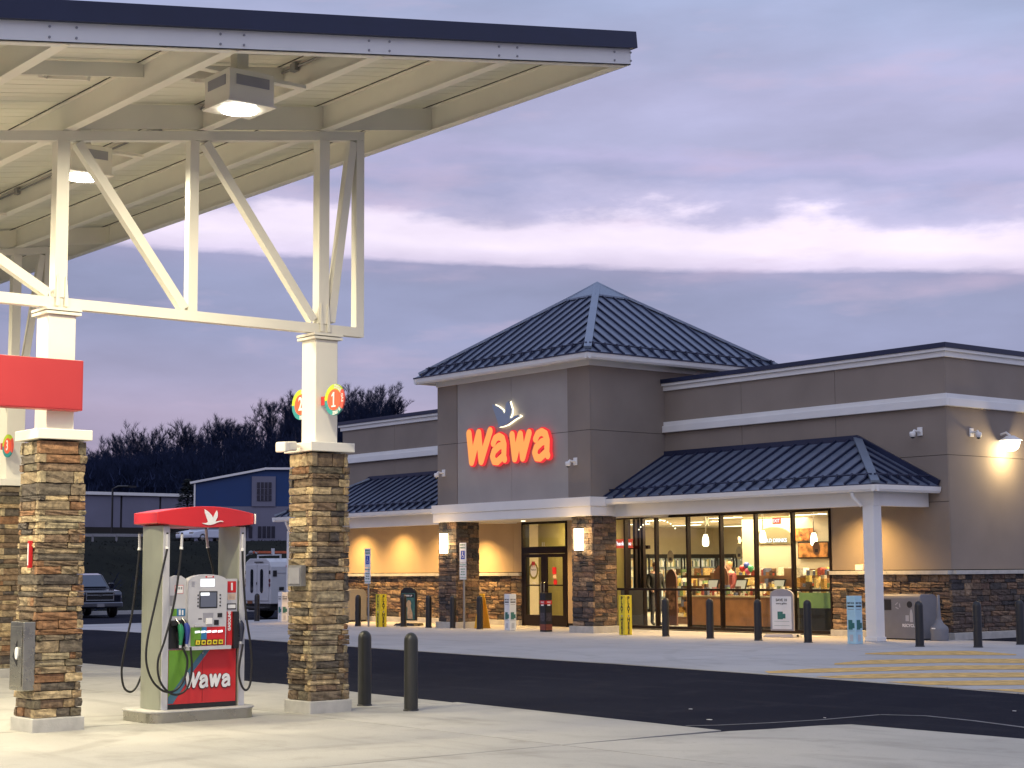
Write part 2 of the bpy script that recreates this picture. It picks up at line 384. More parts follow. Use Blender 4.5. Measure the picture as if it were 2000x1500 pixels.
def area(name, loc, d, size, power, col=(1, .9, .7), shape='DISK', sy=None, spread=None, parent=None):
    l = bpy.data.lights.new(name, 'AREA'); l.shape = shape; l.size = size
    if sy: l.size_y = sy
    l.energy = power; l.color = col
    if spread: l.spread = spread
    o = bpy.data.objects.new(name, l); COL.objects.link(o); o.location = loc; o.rotation_euler = Vector(d).to_track_quat('-Z', 'Y').to_euler()
    return o

GLY = [(0, .118, [[(.15, .97), (.27, .16), (.60, .95), (.71, .16), (1.12, .97)]]),
       (1.10, .104, [[(.16, .62), (.25, .75), (.42, .80), (.58, .73), (.65, .55), (.63, .22), (.67, .15)], [(.63, .56), (.42, .52), (.20, .40), (.13, .26), (.20, .12), (.36, .10), (.58, .22)]]),
       (1.95, .112, [[(.14, .80), (.25, .15), (.50, .79), (.60, .15), (.88, .80)]]),
       (2.94, .104, [[(.16, .62), (.25, .75), (.42, .80), (.58, .73), (.65, .55), (.63, .22), (.67, .15)], [(.63, .56), (.42, .52), (.20, .40), (.13, .26), (.20, .12), (.36, .10), (.58, .22)]])]
def wawa(org, right, sc, ys, mat, par, nm, dep, grow, sgn):
    """rounded logo letters built from thick strokes; one mesh per letter"""
    r = Vector(right); n = r.cross(Vector((0, 0, 1))); O = Vector(org)
    for gx, hw, strokes in GLY:
        m_ = MB(); k = 0; w = (hw + grow)
        f = lambda a, b, q: O + r * ((gx + a) * sc) + Vector((0, 0, b * sc * ys)) + n * q
        for st in strokes:
            for (a0, b0), (a1, b1) in zip(st, st[1:]):
                L = math.hypot(a1 - a0, b1 - b0); u = ((a1 - a0) / L, (b1 - b0) / L); v = (-u[1], u[0]); th = math.atan2(u[1], u[0]); pts = []
                for i in range(7): t_ = th + math.pi / 2 + math.pi * i / 6; pts.append((a0 + w * math.cos(t_), b0 + w * math.sin(t_)))
                for i in range(7): t_ = th - math.pi / 2 + math.pi * i / 6; pts.append((a1 + w * math.cos(t_), b1 + w * math.sin(t_)))
                q = k * .0012 * sc; k += 1
                m_.prism([f(a, b, q) for a, b in pts], n * dep)
        m_.build(nm, mat, par)

# ------------------------------------------------------------------ stones
def stone_mesh(k):
    bm = bmesh.new(); bmesh.ops.create_cube(bm, size=1.0)
    bmesh.ops.subdivide_edges(bm, edges=bm.edges[:], cuts=2, use_grid_fill=True)
    rr = random.Random(k)
    for v in bm.verts:
        c = v.co
        edge = sum(1 for a in c if abs(abs(a) - .5) < 1e-4)
        if c.y < 0:
            j = (.05 if edge >= 2 else .16)
            c.y += rr.uniform(-.12, j * 1.3)
            if edge >= 2:
                c.x *= 1 - rr.uniform(0, .045); c.z *= 1 - rr.uniform(.02, .11)
                c.y += .10
        c.z += rr.uniform(-.035, .035); c.x += rr.uniform(-.012, .012)
    me = bpy.data.meshes.new('stone_piece'); bm.to_mesh(me); bm.free()
    for p in me.polygons: p.use_smooth = False
    return me
STONES = [stone_mesh(k) for k in range(8)]
STONES2 = [m.copy() for m in STONES]
for m in STONES: m.materials.append(M_stone)
for m in STONES2: m.materials.append(M_stone2)

def stone_layout(o, u, n, L, z0, z1, hr, lr, dep, rr):
    """pieces (centre, size, rotz) that cover the strip L x (z0..z1) from o along u, outward n"""
    o, u, n = Vector(o), Vector(u), Vector(n); res = []; z = z0; rz = math.atan2(u.y, u.x)
    while z < z1 - .01:
        h = rr.uniform(*hr)
        if z + h > z1 - hr[0] * .6: h = z1 - z
        x = 0
        while x < L - .005:
            l = rr.uniform(*lr)
            if x + l > L - lr[0] * .8: l = L - x
            hh = [(z, h)]
            if rr.random() < .16 and h > hr[0] * 1.25: hh = [(z, h * .5), (z + h * .5, h * .5)]
            for (zz_, h_) in hh:
                d = dep * rr.uniform(.75, 1.2)
                res.append((o + u * (x + l / 2) + n * (d / 2 - dep * .15) + Vector((0, 0, zz_ + h_ / 2)), (l - .008, d, h_ - .007), rz))
            x += l
        z += h
    return res
def stone_join(pieces, name, parent, meshes, mat):
    V = []; F = []; b = 0
    off = Vector(ROOT.get(parent, (0, 0, 0)))
    for i, (c, s, rz) in enumerate(pieces):
        me = meshes[i % len(meshes)]
        co = np.empty(len(me.vertices) * 3); me.vertices.foreach_get('co', co); co = co.reshape(-1, 3) * np.array(s)
        ca, sa = math.cos(rz), math.sin(rz)
        x = co[:, 0] * ca - co[:, 1] * sa; y = co[:, 0] * sa + co[:, 1] * ca
        co = np.stack([x, y, co[:, 2]], 1) + np.array(c - off)
        V += co.tolist(); F += [[b + j for j in p.vertices] for p in me.polygons]; b += len(me.vertices)
    me = bpy.data.meshes.new(name); me.from_pydata(V, [], F); me.materials.append(mat); me.update()
    o = bpy.data.objects.new(name, me); COL.objects.link(o); o.parent = parent; o['kind'] = 'stuff'
    return o
def place_stones(pieces, parent, meshes):
    for i, (c, s, rz) in enumerate(pieces):
        inst(meshes[rnd.randrange(len(meshes))], 'stone', parent, c, (0, 0, rz), s)

# ================================================================== SETTING
def smooth(a, b, x):
    t = max(0, min(1, (x - a) / (b - a))); return t * t * (3 - 2 * t)
def lot_z(x, y):
    near = -.12 + (.12) * smooth(13.8, 19.4, y)
    left = smooth(-44, -62, x)
    return near * (1 - left) + left * (-.12 if y < 12 else -.12 + (-.18) * smooth(12, 24, y)) if left > 0 else near
RID = [(-200, 9), (60, 9), (126, 12.2), (139, 14.6), (152, 18.2), (168, 22.0), (187, 26), (199, 29.3), (207, 29), (214, 25), (226, 24.5), (300, 22), (600, 24)]
def ridge(y):
    for (a, za), (b, zb) in zip(RID, RID[1:]):
        if y <= b: return za + (zb - za) * smooth(a, b, y)
    return RID[-1][1]
def terr_z(x, y):
    z = -.5 + 4.25 * smooth(-76.5, -97, x)
    z += 1.6 * smooth(-97, -165, x)
    yy = y * 300 / max(200, -x) if x < -160 else y
    z += (ridge(yy) - 5.35) * max(0, min(1, (-178 - x) / 118)) ** 1.8 if x < -178 else 0
    z += .35 * math.sin(x * .11 + y * .07) * smooth(-80, -110, x)
    return z
def grid(xs, ys, fz, name, mat, dz=0):
    V = [(x, y, fz(x, y) + dz) for x in xs for y in ys]; ny = len(ys)
    F = [(i * ny + j, (i + 1) * ny + j, (i + 1) * ny + j + 1, i * ny + j + 1) for i in range(len(xs) - 1) for j in range(ny - 1)]
    mb = MB(); mb.add(V, F, 0, True); return kind(mb.build(name, mat), 'structure')
def ar(a, b, n): return [a + (b - a) * i / n for i in range(n + 1)]
grid(ar(-1600, -320, 8)[:-1] + ar(-320, -150, 34)[:-1] + ar(-150, -100, 10)[:-1] + ar(-100, -74, 26)[:-1] + ar(-74, 900, 12),
     ar(-900, -100, 6)[:-1] + ar(-100, 320, 70)[:-1] + ar(320, 1800, 8), terr_z, 'ground', M_grass)
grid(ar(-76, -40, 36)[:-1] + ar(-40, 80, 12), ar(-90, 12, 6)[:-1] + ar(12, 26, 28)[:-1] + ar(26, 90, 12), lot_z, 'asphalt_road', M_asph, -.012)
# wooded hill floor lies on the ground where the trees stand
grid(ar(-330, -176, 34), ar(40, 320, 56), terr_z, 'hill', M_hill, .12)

# asphalt on the upper road behind the bank
mb = MB(); ys = ar(20, 130, 22)
for a, b in zip(ys, ys[1:]):
    mb.add([(-107, a, terr_z(-103, a) + .06), (-99, a, terr_z(-99, a) + .03), (-99, b, terr_z(-99, b) + .03), (-107, b, terr_z(-103, b) + .06)], [(0, 1, 2, 3)], 0, True)
kind(mb.build('upper_road', M_asph), 'structure')

# forecourt slabs
fore = thing('forecourt', 'pale concrete forecourt around the fuel pump, cut by dark joints into large slabs', 'pavement'); del fore['category']; fore['kind'] = 'structure'
def slab(poly, z=-.12, name='concrete_slab', mat=None, par=None, th=.2, zf=None):
    m = MB(); n = len(poly); a = sum(poly[i][0] * poly[(i + 1) % n][1] - poly[(i + 1) % n][0] * poly[i][1] for i in range(n))
    if a < 0: poly = poly[::-1]
    zt = [zf(*p) if zf else z for p in poly]
    vs = [(p[0], p[1], q - th) for p, q in zip(poly, zt)] + [(p[0], p[1], q) for p, q in zip(poly, zt)]
    m.add(vs, [tuple(range(n))[::-1], tuple(range(n, 2 * n))] + [(i, (i + 1) % n, (i + 1) % n + n, i + n) for i in range(n)])
    return m.build(name, mat or M_conc, par)
J = .010
xsl = [-49.2, -44.0, -38.8, -33.6, -28.4, -23.25, -18.15, -13.0, -7.8, -2.6, 2.6, 8]
ysl = [-26, -20, -14, -9, -4.2, .4, 5.3, 11.05, 13.55]
for i in range(len(xsl) - 1):
    for j in range(len(ysl) - 1):
        x0, x1, y0, y1 = xsl[i] + J, xsl[i + 1] - J, ysl[j] + J, ysl[j + 1] - J
        if j == 7:
            if x0 >= -13.2: continue
            e0 = 13.4 + (-13.0 - x0) * .045; e1 = 13.32 + (-13.0 - x1) * .045
            if x0 < -33: e0 = e1 = 14.25
            slab([(x0, y0), (x1, y0), (x1, min(e1, 14.3)), (x0, min(e0, 14.3))], par=fore)
        else: slab([(x0, y0), (x1, y0), (x1, y1), (x0, y1)], par=fore)
apr = [(-12.99, 11.06), (-12.88, 13.31), (-12.76, 13.78), (-12.66, 14.51), (-12.4, 15.2), (-12.12, 15.42), (-11.82, 15.49), (-11.3, 15.42), (-10.51, 15.2), (-9.75, 14.94), (-7.8, 14.2), (-7.8, 11.06)]
slab(apr, par=fore); slab([(-7.79, 11.06), (-7.79, 14.2), (-2, 12.6), (8, 12.2), (8, 11.06)], par=fore)

# store pavement
pad = thing('sidewalk', 'pale concrete apron in front of the store', 'pavement'); del pad['category']; pad['kind'] = 'structure'
def padz(x, y): return .0 - .16 * smooth(-44, -57, x)
edge = [(-55.8, 22.1), (-50.8, 21.9), (-46, 21.55), (-41, 21.2), (-36.2, 20.95), (-31.4, 20.5), (-26.67, 20.1), (-21.93, 19.87), (-18.03, 19.51), (-14.35, 19.05), (-13.1, 18.85), (-10, 18.8), (0, 18.6)]
for (x0, y0), (x1, y1) in zip(edge, edge[1:]):
    slab([(x0 + J, y0), (x1 - J, y1), (x1 - J, 26.2 - J), (x0 + J, 26.2 - J)], par=pad, mat=M_pad, zf=padz)
    slab([(x0 + J, 26.2 + J), (x1 - J, 26.2 + J), (x1 - J, 31.68), (x0 + J, 31.68)], par=pad, mat=M_pad, zf=padz)
    if x0 < -49: slab([(x0 + J, 31.7), (x1 - J, 31.7), (x1 - J, 52), (x0 + J, 52)], par=pad, mat=M_pad, zf=padz)
    if x0 > -23: slab([(x0 + J, 31.7), (x1 - J, 31.7), (x1 - J, 60), (x0 + J, 60)], par=pad, mat=M_pad, zf=padz)
slab([(-23.7, 31.7), (-21.94, 31.7), (-21.94, 60), (-23.7, 60)], par=pad, mat=M_pad)
# hatch marking
HS = [[(-21.09, 25.53), (-20.96, 26.75), (-20.18, 27.62), (-18.83, 27.1), (-18.62, 26.78), (-19.24, 26.33), (-19.99, 25.5), (-20.84, 25.22)],
[(-19.25, 22.49), (-19.46, 23.68), (-18.81, 24.99), (-16.81, 26.65), (-16.02, 25.39), (-18.0, 23.92), (-18.63, 22.68), (-18.95, 22.13)],
[(-18.5, 19.94), (-18.47, 20.95), (-17.48, 23.23), (-15.85, 25.13), (-15.14, 24.0), (-16.79, 22.3), (-17.75, 20.13), (-18.1, 19.62)],
[(-17.05, 19.48), (-16.92, 20.58), (-16.26, 21.6), (-14.74, 23.36), (-14.07, 22.29), (-15.58, 20.69), (-16.22, 19.73), (-16.6, 19.43)],
[(-15.6, 19.3), (-15.44, 19.6), (-14.98, 20.24), (-13.81, 21.88), (-13.22, 20.93), (-14.4, 19.45), (-14.8, 19.18), (-15.3, 19.26)],
[(-13.87, 19.02), (-13.6, 19.2), (-13.42, 19.45), (-12.83, 20.32), (-12.32, 19.5), (-12.7, 18.95), (-13.0, 18.9), (-13.5, 18.97)]]
for h in HS:
    m = MB(); a = sum(h[i][0] * h[(i + 1) % 8][1] - h[(i + 1) % 8][0] * h[i][1] for i in range(8))
    if a < 0: h = h[::-1]
    m.add([(x, y, .004) for x, y in h], [tuple(range(8))]); kind(m.build('yellow_hatch_marking', M_yellow_paint), 'structure')
wl = [(-13.71, 13.48), (-13.52, 13.78), (-13.3, 14.38), (-13.08, 14.99), (-12.89, 15.84), (-12.38, 16.03), (-11.67, 15.93), (-10.87, 15.72), (-10.03, 15.39)]
m = MB()
for (a, b), (c, d) in zip(wl, wl[1:]):
    dv = Vector((c - a, d - b, 0)).normalized(); nn = Vector((-dv.y, dv.x, 0)) * .03
    q = [(a - nn.x, b - nn.y), (c - nn.x, d - nn.y), (c + nn.x, d + nn.y), (a + nn.x, b + nn.y)]
    m.add([(x, y, lot_z(x, y) - .007) for x, y in q], [(0, 1, 2, 3)])
kind(m.build('white_line_marking', M_white_line), 'structure')
# kerb behind the parked truck
kb = MB(); kb.box(-74.6, -74.3, 4, 60, -.6, -.14); kind(kb.build('kerb', M_pad), 'structure')
exec_later = []

# ================================================================== FUEL CANOPY
def zb(y): return 7.25 + .157 * (y - 11.47)
XE, XW = -14.25, -41.0
YL, YH = 1.0, 13.30
can = thing('fuel_canopy', 'large white steel canopy with navy roof edge sloping over the fuel pumps', 'canopy', (-18.17, 9.7, 0))
PY = [13.2, 11.47, 9.74, 8.0, 6.25, 4.5, 2.75, 1.1]
for y in PY:
    b = zb(y); m = MB()
    m.box(XW, XE - .04, y - .012, y + .012, b + .012, b + .335); m.box(XW, XE - .04, y - .06, y + .06, b, b + .014); m.box(XW, XE - .04, y - .06, y + .06, b + .322, b + .335)
    m.build('purlin', M_wht, can)
    m = MB(); m.box(XW, XE - .04, y - .065, y + .065, b + .336, b + .352); m.build('purlin_gap_shade', M_dark, can)  # dark strip stands in for the shadow gap between purlin and deck
# deck panels run up the slope
w = .405; x = XE - .06; k = 0
while x > XW + .3:
    m = MB(); x1 = x - w + .006
    z0_, z1_ = zb(YL) + .356, zb(YH) + .356
    m.prism([(x1, YL, z0_), (x, YL, z0_), (x, YH, z1_), (x1, YH, z1_)], (0, 0, .03))
    m.prism([(x1 + .17, YL, z0_ - .004), (x1 + .20, YL, z0_ - .004), (x1 + .20, YH, z1_ - .004), (x1 + .17, YH, z1_ - .004)], (0, 0, .0035))
    m.build('deck_panel', M_deck, can); x -= w; k += 1
# blocking between purlins
m = MB()
for X in (-16.2,):
    for ya, yb in zip(PY[2:], PY[3:]):
        ma = MB(); ma.prism([(X - .01, yb + .013, zb(yb) + .18), (X - .01, ya - .013, zb(ya) + .18), (X - .01, ya - .013, zb(ya) + .335), (X - .01, yb + .013, zb(yb) + .335)], (.02, 0, 0))
        ma.build('blocking', M_wht, can)
        mc = (ya + yb) / 2
        mv = MB(); mv.bar((X - .55, mc, zb(mc) + .30), (X - .08, mc - .25, zb(mc) + .16), .05, .05); mv.bar((X - .55, mc, zb(mc) + .30), (X - .08, mc + .28, zb(mc) + .22), .05, .05)
        mv.build('kicker_brace', M_wht, can)
for X in (-18.1, -28.0, -37.85):
    for ya, yb in list(zip(PY, PY[1:]))[:3]:
        ma = MB(); ma.prism([(X - .01, yb + .013, zb(yb) + .02), (X - .01, ya - .013, zb(ya) + .02), (X - .01, ya - .013, zb(ya) + .32), (X - .01, yb + .013, zb(yb) + .32)], (.02, 0, 0))
        ma.build('blocking', M_wht, can)
# rake fascia and roof edge
m = MB(); m.prism([(XE - .04, YL, zb(YL)), (XE - .04, YH, zb(YH)), (XE - .04, YH, zb(YH) + .20), (XE - .04, YL, zb(YL) + .20)], (.04, 0, 0))
m.prism([(XE - .14, YL, zb(YL)), (XE, YL, zb(YL)), (XE, YH, zb(YH)), (XE - .14, YH, zb(YH))], (0, 0, .012)); m.build('rake_fascia', M_trim, can)
m = MB(); m.prism([(XE - .2, YL, zb(YL) + .195), (XE - .2, YH + .06, zb(YH) + .205), (XE - .2, YH + .04, zb(YH) + .40), (XE - .2, YL, zb(YL) + .39)], (.26, 0, 0)); m.build('roof_edge', M_navy, can)
m = MB(); m.prism([(XW, YH + .001, zb(YH) + .02), (XW, YH + .07, zb(YH) + .03), (XW, YH + .06, zb(YH) + .40), (XW, YH + .001, zb(YH) + .40)], (XE - .2 - XW, 0, 0)); m.build('eave_edge', M_navy, can)
for y in PY[:6]:
    for dy in (-.16, .10):
        for dz in (.05, .15):
            mb = MB(); mb.disc((XE + .001, y + dy, zb(y + dy) + dz), (1, 0, 0), .012, .009, 10); mb.build('bolt', M_galv, can)
m = MB(); y = 9.70; m.tube([(XW, y, zb(y) + .27), (XE - .2, y, zb(y) + .27)], .014, 6); m.build('conduit', M_galv, can)
for x in (-15.9, -19.2, -23.7): m = MB(); m.box(x - .05, x + .05, 9.66, 9.72, zb(9.7) + .22, zb(9.7) + .31); m.build('junction_box', M_galv, can)
# trusses
def truss(X, parent):
    t = MB(); t.box(X - .06, X + .06, 1.6, 12.09, 4.62, 4.74); tr = t.build('truss', M_wht, parent)
    ROOT[tr] = ROOT[parent]
    def p(nm, mb): return mb.build(nm, M_wht, tr)
    a = MB(); a.prism([(X - .06, 1.6, zb(1.6) - .12), (X - .06, 12.09, zb(12.09) - .12), (X - .06, 12.09, zb(12.09) - .004), (X - .06, 1.6, zb(1.6) - .004)], (.12, 0, 0)); p('top_chord', a)
    for y, wd in ((11.47, .15), (12.03, .12), (9.62, .12), (7.93, .15), (5.3, .12), (2.7, .15)):
        a = MB(); a.box(X - wd / 2, X + wd / 2, y - wd / 2, y + wd / 2, 4.741, zb(y) - .122); p('truss_post', a)
    for (ya, za), (yb, zb_) in (((8.12, zb(8.12) - .14), (9.52, 4.76)), ((9.78, zb(9.78) - .14), (11.34, 4.78)), ((11.93, zb(11.93) - .14), (11.60, 4.78)),
                                ((5.4, zb(5.4) - .14), (7.80, 4.78)), ((2.85, zb(2.8) - .14), (5.2, 4.76))):
        a = MB(); a.bar((X, ya, za), (X, yb, zb_), .11, .11, (1, 0, 0)); p('diagonal', a)
    for y in (11.47, 7.93, 2.7):
        for dy in (-.06, .045):
            a = MB(); a.prism([(X + .078, y + dy, 4.64), (X + .078, y + dy + .05, 4.64), (X + .078, y + dy + .02, 5.0), (X + .078, y + dy + .005, 4.98)], (.012, 0, 0)); p('gusset', a)
    return tr
truss(-18.14, can); truss(-28.02, can); truss(-37.87, can)

# canopy lights
def canopy_light(x, y, label, power=200):
    zt = zb(y) + .33; t = thing('canopy_light', label, 'ceiling light', (x, y, zt), 0, 'canopy lights')
    h = .30; zl = zb(y) - .30
    m = MB(); m.box(x - .27, x + .27, y - .27, y + .27, zl + .03, zl + .37); m.build('housing', M_wht, t, bevel=.006)
    m = MB(); m.box(x - .07, x + .07, y - .07, y + .07, zl + .371, zb(y) + .34); m.box(x - .05, x + .05, y - .81, y + .81, zl + .372, zl + .41); m.build('hanger', M_wht, t)
    m = MB(); m.box(x + .271, x + .277, y - .19, y + .21, zl + .20, zl + .31); m.box(x - .19, x + .19, y - .277, y - .271, zl + .20, zl + .31); m.build('vent_panel', M_greyd, t)
    m = MB(); m.box(x - .29, x + .29, y - .29, y + .29, zl + .008, zl + .03); m.build('trim_plate', M_wht, t)
    m = MB(); m.disc((x, y, zl - .012), (0, 0, 1), .195, .018, 28); m.build('lens', E_lamp, t)
    area('canopy_lamp', (x, y, zl - .03), (0, 0, -1), .36, power, (1, .88, .60))
canopy_light(-15.62, 8.83, 'lit square canopy light nearest the rake edge, in full view above the pump')
canopy_light(-19.54, 8.83, 'lit square canopy light partly hidden behind a truss diagonal, left of the first')
for x, y in ((-15.62, 5.35), (-19.54, 5.35), (-24.0, 8.83), (-24.0, 5.35), (-19.54, 2.0), (-29.5, 8.83), (-15.62, 2.0)):
    canopy_light(x, y, 'lit square canopy light ' + {(-15.62, 5.35): 'one bay lower than the nearest one, by the rake edge', (-19.54, 5.35): 'one bay lower than the half hidden one', (-24.0, 8.83): 'third in line from the rake edge', (-24.0, 5.35): 'third in line from the rake edge, one bay lower', (-19.54, 2.0): 'in the lowest bay, second from the rake edge', (-29.5, 8.83): 'beyond the second truss', (-15.62, 2.0): 'in the lowest bay beside the rake edge'}[(x, y)], (330 if x > -20 else 240) if y > 3 else 260)
L_ = None

# stone columns
def stone_column(cx, cy, zg, label, seed):
    t = thing('stone_column', label, 'column', (cx, cy, zg), 0, 'stone columns carrying the fuel canopy'); rr = random.Random(seed)
    m = MB(); m.box(cx - .305, cx + .305, cy - .305, cy + .305, zg - .02, zg + .15); m.build('plinth', M_cast, t, bevel=.012)
    h = .215; z0, z1 = zg + .151, 3.085
    m = MB(); m.box(cx - h, cx + h, cy - h, cy + h, z0, z1); m.build('core', M_mortar, t)
    pcs = []; z = z0; k = 0; D = .068
    while z < z1 - .01:
        hh = rr.choice((.062, .075, .09, .10, .115, .135))
        if z + hh > z1 - .05: hh = z1 - z
        a = h + D
        for f, (ux, uy, nx, ny) in enumerate(((0, 1, 1, 0), (1, 0, 0, -1), (0, -1, -1, 0), (-1, 0, 0, 1))):
            wide = (f + k) % 2 == 0
            if f >= 2 and k % 2: pass
            Lh = a if wide else h - .004
            o = Vector((cx + nx * h - ux * Lh, cy + ny * h - uy * Lh, 0))
            n = rr.choice((1, 2, 2, 2, 3)) if f < 2 else 1
            cuts = sorted([0, 2 * Lh] + [2 * Lh * (i + rr.uniform(.25, .75)) / n if n > 1 else 0 for i in range(1, n)])
            cuts = [c for i, c in enumerate(cuts) if i == 0 or c - cuts[i - 1] > .07]; cuts[-1] = 2 * Lh
            for c0, c1 in zip(cuts, cuts[1:]):
                d = D * rr.uniform(.78, 1.3)
                pcs.append((o + Vector((ux, uy, 0)) * (c0 + c1) / 2 + Vector((nx, ny, 0)) * (d / 2 - .012) + Vector((0, 0, z + hh / 2)), (c1 - c0 - .007, d, hh - .006), math.atan2(uy, ux)))
        z += hh; k += 1
    place_stones(pcs, t, STONES)
    m = MB(); m.box(cx - .325, cx + .325, cy - .325, cy + .325, 3.10, 3.215); m.build('cap_stone', M_wht, t, bevel=.008)
    m = MB(); m.box(cx - .165, cx + .165, cy - .165, cy + .165, 3.216, 4.53); m.build('steel_post', M_wht, t, bevel=.01)
    m = MB(); m.box(cx - .21, cx + .21, cy - .21, cy + .21, 4.531, 4.562); m.box(cx - .215, cx + .215, cy - .215, cy + .215, 4.575, 4.605); m.build('bearing_plate', M_wht, t)
    return t
c2 = stone_column(-18.165, 11.475, -.12, 'stone clad canopy column between the fuel pump and the pair of bollards', 5)
c1 = stone_column(-18.165, 7.93, -.12, 'stone clad canopy column at left with a steel cabinet hung on it', 9)
c3 = stone_column(-28.02, 11.475, -.12, 'stone clad canopy column at the far left edge, half hidden behind another', 15)

# things on the columns
def gnd(m, *a, **k): return m.build(*a, **k)
t = thing('supply_cabinet', 'tall stainless steel dispenser cabinet hung on the left stone column', 'cabinet', (-18.13, 7.52, .35))
m = MB(); m.box(-18.27, -17.90, 7.52, 7.66, .33, 1.08); m.build('cabinet_body', M_steel, t, bevel=.01)
m = MB(); m.box(-18.24, -17.93, 7.510, 7.5195, .38, 1.03); m.build('cabinet_door', M_steel, t, bevel=.006)
m = MB(); m.prism([(-18.16, 7.505, .70), (-18.04, 7.505, .60), (-18.04, 7.505, .88)], (0, .003, 0)); m.build('towel_slot', M_black, t)
m = MB(); m.disc((-18.03, 7.508, .74), (0, -1, 0), .04, .015, 18, squash=1.7); m.build('towel_roll', M_print, t)
t = thing('extinguisher_sign', 'small red upright fire extinguisher sign fixed to the left stone column', 'sign', (-18.03, 7.58, 1.68))
m = MB(); m.box(-18.04, -18.0, 7.60, 7.645, 1.67, 1.97); m.build('sign_blade', M_red, t, bevel=.004)
m = MB(); m.box(-18.03, -18.01, 7.595, 7.5995, 1.70, 1.94); m.build('sign_stripe', M_print, t)
t = thing('wall_plate', 'grey metal cover plate set in the stone column beside the pump', 'plate', (-18.17, 11.15, 1.44))
m = MB(); m.box(-18.34, -18.02, 11.13, 11.2, 1.43, 1.69); m.build('plate_frame', M_galv, t)
m = MB(); m.box(-18.31, -18.05, 11.12, 11.129, 1.46, 1.66); m.build('plate_cover', M_greyd, t)
t = thing('loudspeaker', 'white horn loudspeaker clamped to the cap of the column beside the pump', 'speaker', (-18.0, 11.05, 3.15))
m = MB(); c = Vector((-18.05, 11.02, 3.16)); d = Vector((.35, -1, -.08)).normalized()
m.bar(c, c + d * .17, .14, .12); m.prism([(c + d * .17) + Vector(q) for q in ((-.08, -.02, -.07), (.075, .03, -.07), (.075, .03, .06), (-.08, -.02, .06))], tuple(d * .09)); m.build('speaker_horn', M_wht, t, bevel=.02)
m = MB(); m.bar(c - d * .12, c, .04, .04); m.build('speaker_bracket', M_wht, t)

# big red panel across the left column
t = thing('red_fascia_sign', 'plain bright red sign box across the left canopy column', 'sign', (-17.92, 6.6, 3.43))
m = MB(); m.box(-18.01, -17.83, 5.0, 8.12, 3.43, 4.0); m.build('sign_box', pmat('sign_red', (.40, .035, .04), .4, 0, .04, 2), t, bevel=.006)
m = MB(); m.box(-17.829, -17.826, 5.02, 8.10, 3.445, 3.985); m.build('sign_face', MATS['sign_red'], t)

# number roundels
def roundel(cx, cy, cz, num, label, side, far=False):
    t = thing('pump_number_roundel', label, 'sign', (cx, cy, cz), 0, 'pump number roundels on the canopy columns')
    r = .222; ri = .15; y0 = cy - .012
    def seg(a0, a1, mat, nm):
        m = MB(); n = 14
        for i in range(n):
            p = R(a0 + (a1 - a0) * i / n); q = R(a0 + (a1 - a0) * (i + 1) / n)
            m.prism([(cx + r0 * math.cos(a), y0, cz + r0 * .88 * math.sin(a)) for r0, a in ((ri, p), (r, p), (r, q), (ri, q))], (0, .02, 0))
        return m.build(nm, mat, t)
    seg(38, 180, M_lime, 'ring_segment'); seg(-40, 38, M_rred2, 'ring_segment'); seg(-180, -40, M_teal, 'ring_segment')
    m = MB(); m.disc((cx, y0 + .02, cz), (0, -1, 0), ri, .024, 30, squash=.88); m.build('roundel_face', M_rred, t)
    text(num, (cx, y0 - .009, cz), (1, 0, 0), (0, 0, 1), .24, M_print, t, 'numeral', .006, .004, xs=.8)
    if num == '1':
        m = MB(); m.box(cx - .045, cx + .045, y0 - .012, y0 - .006, cz - .092, cz - .072); m.prism([(cx - .012, y0 - .012, cz + .085), (cx - .045, y0 - .012, cz + .06), (cx - .045, y0 - .012, cz + .04), (cx - .012, y0 - .012, cz + .06)], (0, .006, 0)); m.build('numeral_serif', M_print, t)
    if not far:
        for word, a0, st in (('DIESEL', 82, -9.0), ('GAS', 16, -13.0), ('E-FREE', -50, -9.0)):
            for i, ch in enumerate(word):
                a = R(a0 + st * i) if word != 'E-FREE' else R(-50 - 9.0 * i)
                rr_ = (r + ri) / 2; tx = Vector((math.sin(a), 0, -math.cos(a))); nn = Vector((math.cos(a), 0, math.sin(a)))
                text(ch, (cx + rr_ * math.cos(a), y0 - .004, cz + rr_ * .88 * math.sin(a)), tx, nn, .062, M_print, t, 'letter', .003, .001)
    m = MB(); m.box(min(cx + side * .22, cx + side * .30), max(cx + side * .22, cx + side * .30), cy - .015, cy + .015, cz - .05, cz + .06); m.build('bracket', M_red, t)
    return t
roundel(-17.69, 11.40, 3.735, '1', 'round red, green and teal pump number one sign on the right of the column', -1)
roundel(-18.47, 11.40, 3.735, '2', 'round pump number two sign half hidden behind the column', 1)
roundel(-27.60, 11.24, 3.765, '3', 'round pump number three sign on the far left column', -1, True)

# ================================================================== DISPENSER
isl = thing('pump_island', 'low rounded concrete and steel island under the fuel pump', 'island', (-18.45, 9.82, -.12))
def rr_poly(x0, x1, y0, y1, r, n=6):
    pts = []
    for cx_, cy_, a0 in ((x1 - r, y1 - r, 0), (x0 + r, y1 - r, 90), (x0 + r, y0 + r, 180), (x1 - r, y0 + r, 270)):
        for i in range(n + 1):
            a = R(a0 + 90 * i / n); pts.append((cx_ + r * math.cos(a), cy_ + r * math.sin(a)))
    return pts
m = MB(); P = rr_poly(-18.82, -17.95, 9.09, 10.50, .20); m.prism([(x, y, -.125) for x, y in P], (0, 0, .115)); m.build('island_skirt', M_steel, isl)
m = MB(); P = rr_poly(-18.835, -17.935, 9.075, 10.515, .21); m.prism([(x, y, -.009) for x, y in P], (0, 0, .027)); m.build('island_top', M_cast, isl, bevel=.01)

